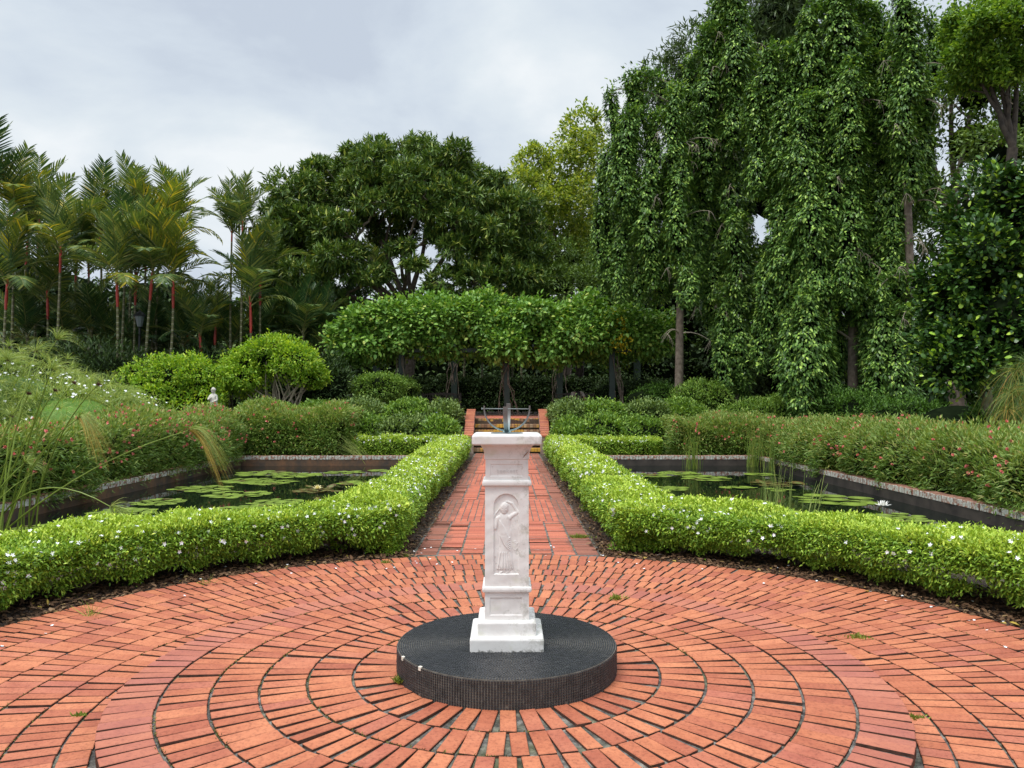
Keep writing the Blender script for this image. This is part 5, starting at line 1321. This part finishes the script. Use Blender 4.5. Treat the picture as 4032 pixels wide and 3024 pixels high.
# big round-crowned tree in the middle
D0 = 37
cells = []
for i, th in enumerate(np.radians(np.arange(-6, 187, 12))):
    cells.append(E_(868+278*math.cos(th), 590-238*math.sin(th), D0+(i % 3-1)*1.2, 62, 56, 2.0))
for i, th in enumerate(np.radians((22, 38, 54, 70, 86, 102, 118, 134, 150, 166))): cells.append(E_(868+205*math.cos(th), 585-195*math.sin(th), D0-2+(i % 2)*4.0, 58, 42, 1.8))
for i, th in enumerate(np.radians((40, 75, 110, 145))): cells.append(E_(868+150*math.cos(th), 560-130*math.sin(th), D0-3.2, 46, 20, .8))
cells += [E_(u, v, D0-d_, a, b, .8) for u, v, d_, a, b in ((850, 450, 2, 34, 20), (905, 470, -2, 36, 22), (960, 455, 2, 34, 20), (1010, 480, -1, 34, 24), (880, 500, -2, 30, 18), (985, 535, 3, 40, 20), (830, 505, 0, 34, 20), (1030, 430, 1, 40, 26), (790, 470, 0, 40, 26), (1010, 585, 2, 46, 22), (950, 610, 3.4, 34, 15), (560, 650, 1, 34, 50), (600, 730, 2, 34, 36))]
cells += [E_(u, v, D0-d, a, b, c) for u, v, d, a, b, c in ((700, 510, 2, 60, 48, 1.6), (745, 560, 3, 62, 36, 1.4), (800, 590, 3.2, 50, 24, 1.0), (660, 600, 2.5, 62, 52, 1.8), (636, 690, 3, 46, 54, 1.4), (700, 655, 3, 45, 36, 1.2), (592, 600, 1, 40, 60, 1.8),
          (1070, 530, 2, 52, 46, 1.4), (1100, 600, 2, 60, 44, 1.6), (1040, 612, 3, 46, 22, 1.0), (940, 505, 2.5, 46, 22, .7), (865, 535, 3, 40, 18, .6), (900, 570, 3.4, 30, 16, .5))]
tree('round_crowned_tree', 'large tree with a wide round crown of leaf rosettes behind the pergola', W(880, 868, D0)*np.array([1, 1, 0])+np.array([0, 0, TZ]), cells, 135000, .32, .085, L_round, k=10, fl=5, trunk_r=.32, fork=W(880, 668, D0), lumpf=1.4, lumpa=.18, spread=1.05, up=.15, depth=.13, core=0, twigs=6, jit=.25, droop=.1, face=-1.1, inner=.6, barkm=bark)
# yellow-green tree right of it
tree('yellow_green_tree', 'tree with bright yellow-green leaves between the round tree and the hanging trees', W(1225, 868, 42)*np.array([1, 1, 0])+np.array([0, 0, TZ]),
     [E_(1175, 415, 42, 65, 60, 3), E_(1130, 440, 42, 45, 60, 3), E_(1140, 380, 43, 40, 45, 2), E_(1235, 350, 42, 65, 80, 3), E_(1270, 310, 43, 45, 60, 3), E_(1190, 455, 41, 60, 55, 3), E_(1250, 460, 41, 60, 60, 3), E_(1150, 350, 43, 38, 35, 2.5), E_(1225, 520, 41, 50, 40, 2), E_(1150, 590, 41, 50, 45, 2)], 42000, .21, .11, L_yellow, k=7, trunk_r=.25, lumpf=1.1, lumpa=.3, shape=OVAL, core=0, depth=.16, barkm=bark)
tree('mid_green_tree', 'dull green small-leaved tree below the yellow-green one, above the pergola right', W(1250, 868, 38)*np.array([1, 1, 0])+np.array([0, 0, TZ]),
     [E_(1230, 560, 38, 80, 50, 2.5), E_(1310, 590, 38, 70, 60, 2.5), E_(1200, 620, 37, 80, 40, 2), E_(1290, 650, 36, 90, 45, 2), E_(1380, 640, 36, 60, 80, 2)], 26000, .16, .07, L_mid, k=7, lumpa=.4, core=.4, depth=.2)
# dark woodland closing the view on the right
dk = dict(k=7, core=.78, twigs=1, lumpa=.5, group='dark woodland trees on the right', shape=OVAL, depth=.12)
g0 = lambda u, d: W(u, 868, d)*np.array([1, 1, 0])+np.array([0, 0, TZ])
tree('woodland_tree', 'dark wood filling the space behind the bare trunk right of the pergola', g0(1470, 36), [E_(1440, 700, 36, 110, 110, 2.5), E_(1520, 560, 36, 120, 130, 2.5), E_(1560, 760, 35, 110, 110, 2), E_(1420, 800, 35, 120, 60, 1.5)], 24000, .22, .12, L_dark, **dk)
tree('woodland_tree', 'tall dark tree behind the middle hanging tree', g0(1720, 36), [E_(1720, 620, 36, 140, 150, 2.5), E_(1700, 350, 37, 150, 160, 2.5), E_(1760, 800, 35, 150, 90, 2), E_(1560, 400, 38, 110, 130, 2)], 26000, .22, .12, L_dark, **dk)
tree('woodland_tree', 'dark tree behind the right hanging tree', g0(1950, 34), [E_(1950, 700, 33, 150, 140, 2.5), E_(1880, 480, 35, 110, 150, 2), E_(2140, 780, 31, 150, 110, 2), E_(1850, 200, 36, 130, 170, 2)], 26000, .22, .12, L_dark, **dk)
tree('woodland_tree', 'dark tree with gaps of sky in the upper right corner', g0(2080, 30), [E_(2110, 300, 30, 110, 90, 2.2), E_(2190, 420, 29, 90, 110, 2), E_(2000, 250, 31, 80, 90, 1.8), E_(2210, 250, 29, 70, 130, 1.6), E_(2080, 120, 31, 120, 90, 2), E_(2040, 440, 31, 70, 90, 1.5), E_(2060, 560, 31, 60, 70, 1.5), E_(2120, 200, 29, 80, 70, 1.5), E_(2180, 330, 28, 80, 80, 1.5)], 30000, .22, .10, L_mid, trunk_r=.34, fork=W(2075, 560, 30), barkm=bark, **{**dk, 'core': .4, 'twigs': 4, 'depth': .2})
# tall tree with long leaves at the skyline
tree('long_leaved_tree', 'tall tree with long grey-green leaves rising above the hanging trees', g0(1590, 34),
     [E_(1610, 90, 34, 110, 90, 2.5), E_(1530, 130, 34, 70, 60, 2), E_(1690, 30, 34, 110, 100, 2.5), E_(1640, 220, 33, 100, 80, 2), E_(1560, 230, 34, 90, 90, 2), E_(1440, 190, 35, 45, 45, 1.5), E_(1760, 120, 33, 90, 120, 2)], 46000, .36, .075, L_long, k=8, trunk_r=.3, core=.5, spread=1.1, up=.25, lumpa=.5, depth=.12, jit=.35)
# distant trees closing the gaps
dist = dict(k=6, core=.7, twigs=0, lumpa=.6, group='distant trees beyond the garden', shape=OVAL)
gl = lambda u, d: W(u, 868, d)*np.array([1, 1, 0])+np.array([0, 0, TZ])
for u, v, ru, d, lab in ((450, 720, 90, 60, 'distant tree low in the gap of sky right of the palm group'), (330, 660, 130, 52, 'distant tree behind the right part of the palm group'), (120, 640, 150, 50, 'distant tree behind the left part of the palm group'), (-30, 560, 130, 48, 'distant tree behind the leftmost palms'),
                     (600, 700, 100, 50, 'distant tree behind the left side of the round tree'), (760, 690, 110, 52, 'distant tree low behind the round tree, left of its trunk'), (950, 690, 120, 54, 'distant tree low behind the round tree, right of its trunk'), (1120, 680, 110, 52, 'distant tree behind the right end of the round tree'), (1340, 480, 110, 48, 'distant tree behind the first hanging tree')):
    tree('distant_tree', lab, gl(u, d), [E_(u, v, d, ru, 70, 3), E_(u-ru*.5, v+60, d, ru*.7, 80, 3), E_(u+ru*.5, v+70, d, ru*.7, 80, 3), E_(u, v+140, d-1, ru*1.2, 90, 2.5)], 9000, .36, .2, L_mid if u in (450, 1340, 600) else L_dark, **dist)

m = M(); nn = 26000
xx = rng.uniform(-75, 75, nn); top_ = 7.5+1.5*np.sin(xx*.22)+1.2*np.sin(xx*.61+1)+.6*np.sin(xx*1.7); q = rng.uniform(0, 1, nn)**.8; zz = TZ+top_*q
P = np.stack([xx, 64+1.2*np.sin(xx*.9+zz)+2.5*q+rng.normal(0, .5, nn), zz], -1); clusters(m, P, np.tile([0, -1., .35], (nn, 1)), 4, .42, .28, spread=.9, shape=OVAL, jit=.8)
xw = np.linspace(-80, 80, 60); tw_ = 6.0+1.5*np.sin(xw*.22)+1.2*np.sin(xw*.61+1); m.loft([np.stack([xw, 0*xw+66, 0*xw], -1), np.stack([xw, 0*xw+67, tw_], -1), np.stack([xw, 0*xw+72, tw_-1], -1)], 1, cap=False, closed=False)
o = m.build('distant_wood', [L_dark, L_core]); tag(o, 'far-off dark wood closing the view behind all the trees', 'wood', kind='stuff')

# hanging (weeping) trees
def drape(m, start, top, zb_, wd, n, L=.15, Wd=.062, tw=None, lean=0.0):
    """a branch arches from start to top, then hangs to height zb_ as a leafy curtain"""
    start = np.array(start); top = np.array(top); ln = top[2]-zb_
    z = rng.uniform(0, 1, n); zz = top[2]-z*ln
    a = rng.uniform(-PI, 0, n) if False else rng.uniform(0, 2*PI, n)
    ph = random.uniform(0, 6); cxs = top[0]+.14*np.sin(zz*1.3+ph)+lean*z; cys = top[1]+.12*np.cos(zz*1.1+ph)
    fr_ = ((top[2]-zz)/random.uniform(.55, .8)+.55*np.sin(a*2+ph)+.35*np.sin(a*3+zz*2)+ph) % 1.0
    ra = wd*np.clip(.35+1.6*z, 0, 1)*np.where(z > .85, 1-.75*(z-.85)/.15, 1)*(1+.25*np.sin(zz*2.7+ph*2))*(.58+.58*fr_)
    rr = ra*(1-np.abs(rng.normal(0, .16, n)))
    P = np.stack([cxs+rr*np.cos(a), cys+rr*np.sin(a)*.8, zz], -1); O = np.stack([np.cos(a), np.sin(a), np.full(n, -.15)], -1)
    keep = np.sin(a) < .55; P, O = P[keep], O[keep]
    k = 5; nn = len(P)
    Pp = np.repeat(P, k, 0)+rng.normal(0, .05, (nn*k, 3)); Oo = np.repeat(O, k, 0)
    D = nrm(Oo*.75+rdir(nn*k)*.55+np.array([0, 0, -.55])); N = nrm(Oo*.8+np.array([0, 0, .9])+.35*rdir(nn*k)); l = L*rng.uniform(.7, 1.2, nn*k)
    leaves(m, Pp, D, N, l, l*Wd/L, OVAL, .12, .25)
    # leafy arch
    ar = bez(start, np.array([start[0]*.45+top[0]*.55, start[1]*.5+top[1]*.5, max(start[2], top[2])+.25]), top, 10)
    tw.tube(ar, np.linspace(.045, .018, 10), 5)
    na = int(n*.10); t = rng.integers(3, 10, na); Pa = ar[t]+rng.normal(0, 1, (na, 3))*np.array([.16, .16, .10])+np.array([0, 0, .02]); clusters(m, Pa, np.tile([0, -.3, .6], (na, 1)), 5, L, Wd, spread=1.2, up=-.2, shape=OVAL, jit=.8)
    # inner stems and dim inner mass of the curtain
    zs = np.linspace(top[2]-.25, zb_+.2, 8); pts = np.stack([top[0]+.14*np.sin(zs*1.3+ph)+lean*(top[2]-zs)/ln, top[1]+.12*np.cos(zs*1.1+ph), zs], -1); tw.tube(pts, .014, 5)
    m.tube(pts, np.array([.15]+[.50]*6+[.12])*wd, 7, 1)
WG = 'hanging trees with curtain-like foliage'
def weeping(label, ub, d, H, drapes, dens=185, wf=.92):
    base = g0(ub, d); root = empty('weeping_tree', base, label, 'tree', WG); m = M(); tw = M(); tr = M()
    trunk = np.array([base, base+np.array([.08, 0, H*.35]), base+np.array([-.05, 0, H*.7]), base+np.array([0, 0, H-TZ])]); tt = np.linspace(0, 1, 14)
    line = np.stack([np.interp(tt, [0, .35, .7, 1], trunk[:, i]) for i in range(3)], -1); tr.tube(line, np.linspace(.17, .05, 14), 9)
    for (u, vt, vb, wpx, dd) in drapes:
        top = W(u, vt, d+dd); zb_ = W(u, vb, d+dd)[2]; wd = wpx/2*d/1661*wf
        st = line[int(np.clip(np.searchsorted(line[:, 2], top[2]-.3-abs(top[0]-base[0])*.3), 1, 13))]
        drape(m, st, top, max(zb_, TZ*.3), wd, int(dens*(top[2]-zb_)*wd*3.1), tw=tw)
    # bare dead twigs
    for _ in range(16):
        s = line[random.randint(3, 10)]; e = s+np.array([random.uniform(-1.0, 1.0), random.uniform(-1.3, -.5), random.uniform(-.4, .3)])
        tw.tube(bez(s, (s+e)/2+np.array([0, 0, .3]), e, 6), np.linspace(.03, .008, 6), 5)
        for q in range(4):
            f = e+np.array([random.uniform(-.25, .25), random.uniform(-.2, .1), -random.uniform(.2, .55)]); tw.tube(bez(e, (e+f)/2+np.array([.05, 0, .1]), f, 5), [.008, .007, .006, .004, .003], 4)
    child(tr, 'trunk', bark, root, True); child(tw, 'branches', bark_pale, root, True); child(m, 'crown', [L_weep, L_core], root)
    return root
weeping('leftmost hanging tree with a bare lower trunk right of the pergola', 1466, 27.5, 13.0,
  [(1365, 165, 500, 74, 0), (1325, 190, 420, 44, .4), (1405, 260, 620, 64, -.3), (1310, 330, 600, 40, .8), (1345, 400, 650, 44, .3), (1300, 440, 640, 34, 1.0), (1440, 370, 620, 60, 0), (1470, 460, 600, 50, -.4), (1385, 480, 655, 50, .4), (1425, 520, 650, 44, .4), (1475, 575, 660, 46, -1.2), (1500, 590, 655, 34, -1.2), (1355, 240, 480, 60, -.3), (1455, 300, 480, 50, .6), (1500, 420, 620, 44, .6), (1330, 500, 650, 40, 1.0), (1415, 540, 655, 40, .8), (1462, 190, 430, 54, -.7), (1470, 330, 560, 50, -.9), (1480, 250, 420, 44, -.3)])
weeping('second hanging tree from the left, its curtain reaching the ground', 1585, 28.0, 18.0,
  [(1560, 0, 330, 74, 0), (1500, 120, 430, 54, .2), (1530, 60, 420, 60, -.4), (1510, 300, 640, 56, .2), (1580, 250, 470, 60, -.3), (1550, 400, 760, 60, .4), (1615, 330, 700, 50, .3), (1600, 480, 860, 64, -.6), (1575, 560, 850, 52, -.4), (1635, 560, 790, 46, 0), (1480, 200, 470, 40, .7), (1535, 520, 700, 44, .7), (1610, 40, 330, 60, .5), (1565, 640, 865, 36, -.8), (1590, -40, 220, 70, -.7), (1585, 130, 330, 50, -.8), (1590, 470, 640, 50, -1.0)])
weeping('largest hanging tree with thick trunk, third from the left', 1843, 25.0, 16.5,
  [(1760, 20, 380, 90, 0), (1710, 110, 520, 66, .2), (1830, -20, 320, 110, -.3), (1900, 20, 360, 100, .2), (1680, 230, 470, 54, .6), (1745, 210, 620, 80, -.4), (1690, 390, 620, 58, .3), (1800, 260, 560, 70, -.6), (1860, 240, 620, 70, -.2), (1915, 230, 640, 76, -.2), (1960, 250, 520, 66, .2), (1700, 500, 720, 60, .1), (1760, 400, 690, 86, -.7), (1740, 640, 900, 92, -1.2), (1710, 690, 860, 50, -1.0), (1805, 480, 860, 56, .4), (1870, 450, 740, 62, -.3), (1925, 430, 800, 66, -.1), (1765, 560, 800, 60, .3), (1660, 560, 740, 44, .5), (1895, 600, 880, 58, -.2), (1650, 640, 800, 36, .8), (1790, 680, 880, 44, -.9), (1965, 60, 300, 70, .3), (1640, 180, 420, 60, .6), (1675, 100, 330, 60, .4), (1840, 330, 660, 60, -.9), (1845, 150, 420, 60, -1.0), (1940, 120, 420, 70, 0), (1725, 330, 560, 60, -.2)], dens=200, wf=1.0)
weeping('rightmost hanging tree, its long curtains ending above the right pink hedge', 1966, 24.0, 14.5,
  [(1990, 130, 420, 60, .2), (1940, 330, 700, 50, .3), (1905, 620, 925, 52, -.4), (1945, 680, 930, 46, -.5), (1880, 560, 800, 44, .5), (2005, 260, 480, 50, .4), (1975, 640, 905, 34, -.3), (1935, 100, 380, 70, .4), (1970, -40, 230, 70, -.7), (1962, 120, 330, 56, -.8), (1975, 250, 420, 50, -.6), (2020, 30, 260, 50, 0)])
# glossy round-leaved shrub tree on the right
tree('glossy_leaved_tree', 'large-leaved glossy dark tree with light young leaves at the right edge', W(2130, 900, 17)*np.array([1, 1, 0]),
     [E_(2150, 560, 17, 120, 110, 1.2), E_(2060, 640, 17.4, 85, 100, 1.0), E_(2180, 700, 16.6, 110, 120, 1.2), E_(2090, 780, 17, 90, 80, 1.0), E_(2040, 730, 17.6, 60, 70, .8), E_(2220, 440, 17, 100, 120, 1.2), E_(2120, 460, 17.6, 60, 60, .8)], 34000, .135, .085, L_clusia, k=6, shape=ROUND, core=.62, lumpf=1.8, lumpa=.18, trunk_r=.14, depth=.1, up=.45, spread=.8, barkm=bark)
tree('fresh_leaved_tree', 'light green fresh-leaved crown in the top right corner', W(2200, 900, 19)*np.array([1, 1, 0]),
     [E_(2150, 60, 19, 75, 70, 1.3), E_(2190, 140, 19, 70, 70, 1.2), E_(2110, 130, 19.3, 45, 50, 1), E_(2215, 30, 19, 60, 80, 1.2), E_(2100, 40, 19.6, 50, 45, 1)], 46000, .12, .065, L_topright, k=6, shape=OVAL, core=0, lumpf=1.6, lumpa=.30, trunk_r=.16, depth=.28)

# undergrowth on the right terrace
ud = dict(cat='shrub', group='undergrowth shrubs below the hanging trees', lumpf=2, lumpa=.2, up=.25, face=-.3)
ulabs = ['dark shrub between the bare trunk and the pergola', 'bright green shrub right of the bare trunk', 'light ferny shrub behind the right pink hedge block', 'ferny shrub left of the white post', 'dark ferny shrub right of the white post', 'low dark shrub at the foot of the thick trunk', 'deep green shrub under the rightmost hanging tree', 'shaded shrub below the glossy-leaved tree', 'dark shrub under the right end of the pergola canopy', 'shrub at the right edge behind the pink hedge']
for (u, v, d, ru, rv), lab, mt in zip(((1420, 850, 29, 70, 30), (1520, 850, 27, 60, 38), (1620, 885, 25.6, 70, 26), (1690, 880, 25.2, 60, 30), (1810, 890, 24.5, 70, 34), (1870, 880, 23.5, 70, 40), (1960, 895, 22.5, 80, 42), (2070, 900, 21, 90, 44), (1370, 840, 33, 90, 40), (2180, 905, 17.5, 90, 50)), ulabs, (L_under, L_bank1, L_bank1, L_bank1, L_under, L_under, L_under, L_under, L_dark, L_under)):
    shrub('undergrowth_shrub', lab, ells=[E_(u, v+10, d, ru, rv, .9), E_(u-ru*.5, v+15, d-.4, ru*.6, rv*.8, .7), E_(u+ru*.5, v+14, d-.3, ru*.6, rv*.85, .7)], nleaf=9000, L=.10, Wd=.035, mat=mt, **ud)
# low dark planting behind the feathery mound and palms
for (u, v, d, ru, rv), lab in zip(((60, 800, 28, 150, 40), (210, 800, 28.5, 110, 40), (440, 790, 30, 90, 40), (690, 810, 29, 60, 50), (600, 800, 31, 90, 50)), ('dark shrub at the foot of the leftmost palms', 'dark shrub under the pale ringed palms', 'dark shrub behind the left bright bush', 'dark palm-like shrub between the right bright bush and pergola', 'dark shrub behind the right bright bush')):
    shrub('shade_shrub', lab, 'shrub', [E_(u, v, d, ru, rv, 1.2), E_(u-ru*.4, v+30, d-.3, ru*.7, rv, 1.0), E_(u+ru*.4, v+30, d-.3, ru*.7, rv, 1.0)], 6500, .20, .05, L_dark, group='dark shrubs at the foot of the palms', lumpa=.3, up=.5)

# ------------------------------------------------------------------ camera
cam = bpy.data.cameras.new('camera'); cam.lens = 27.04; cam.sensor_width = 36; cam.clip_end = 2000
co = bpy.data.objects.new('camera', cam); C.objects.link(co); co.location = (0, 0, 1.62)
co.rotation_euler = (math.radians(90+1.328), 0, -math.atan(11/1661)); bpy.context.scene.camera = co
s = bpy.context.scene
s.view_settings.view_transform = 'Standard'; s.view_settings.look = 'None'; s.view_settings.gamma = 1; s.view_settings.exposure = 0.16
s.cycles.max_bounces = 8
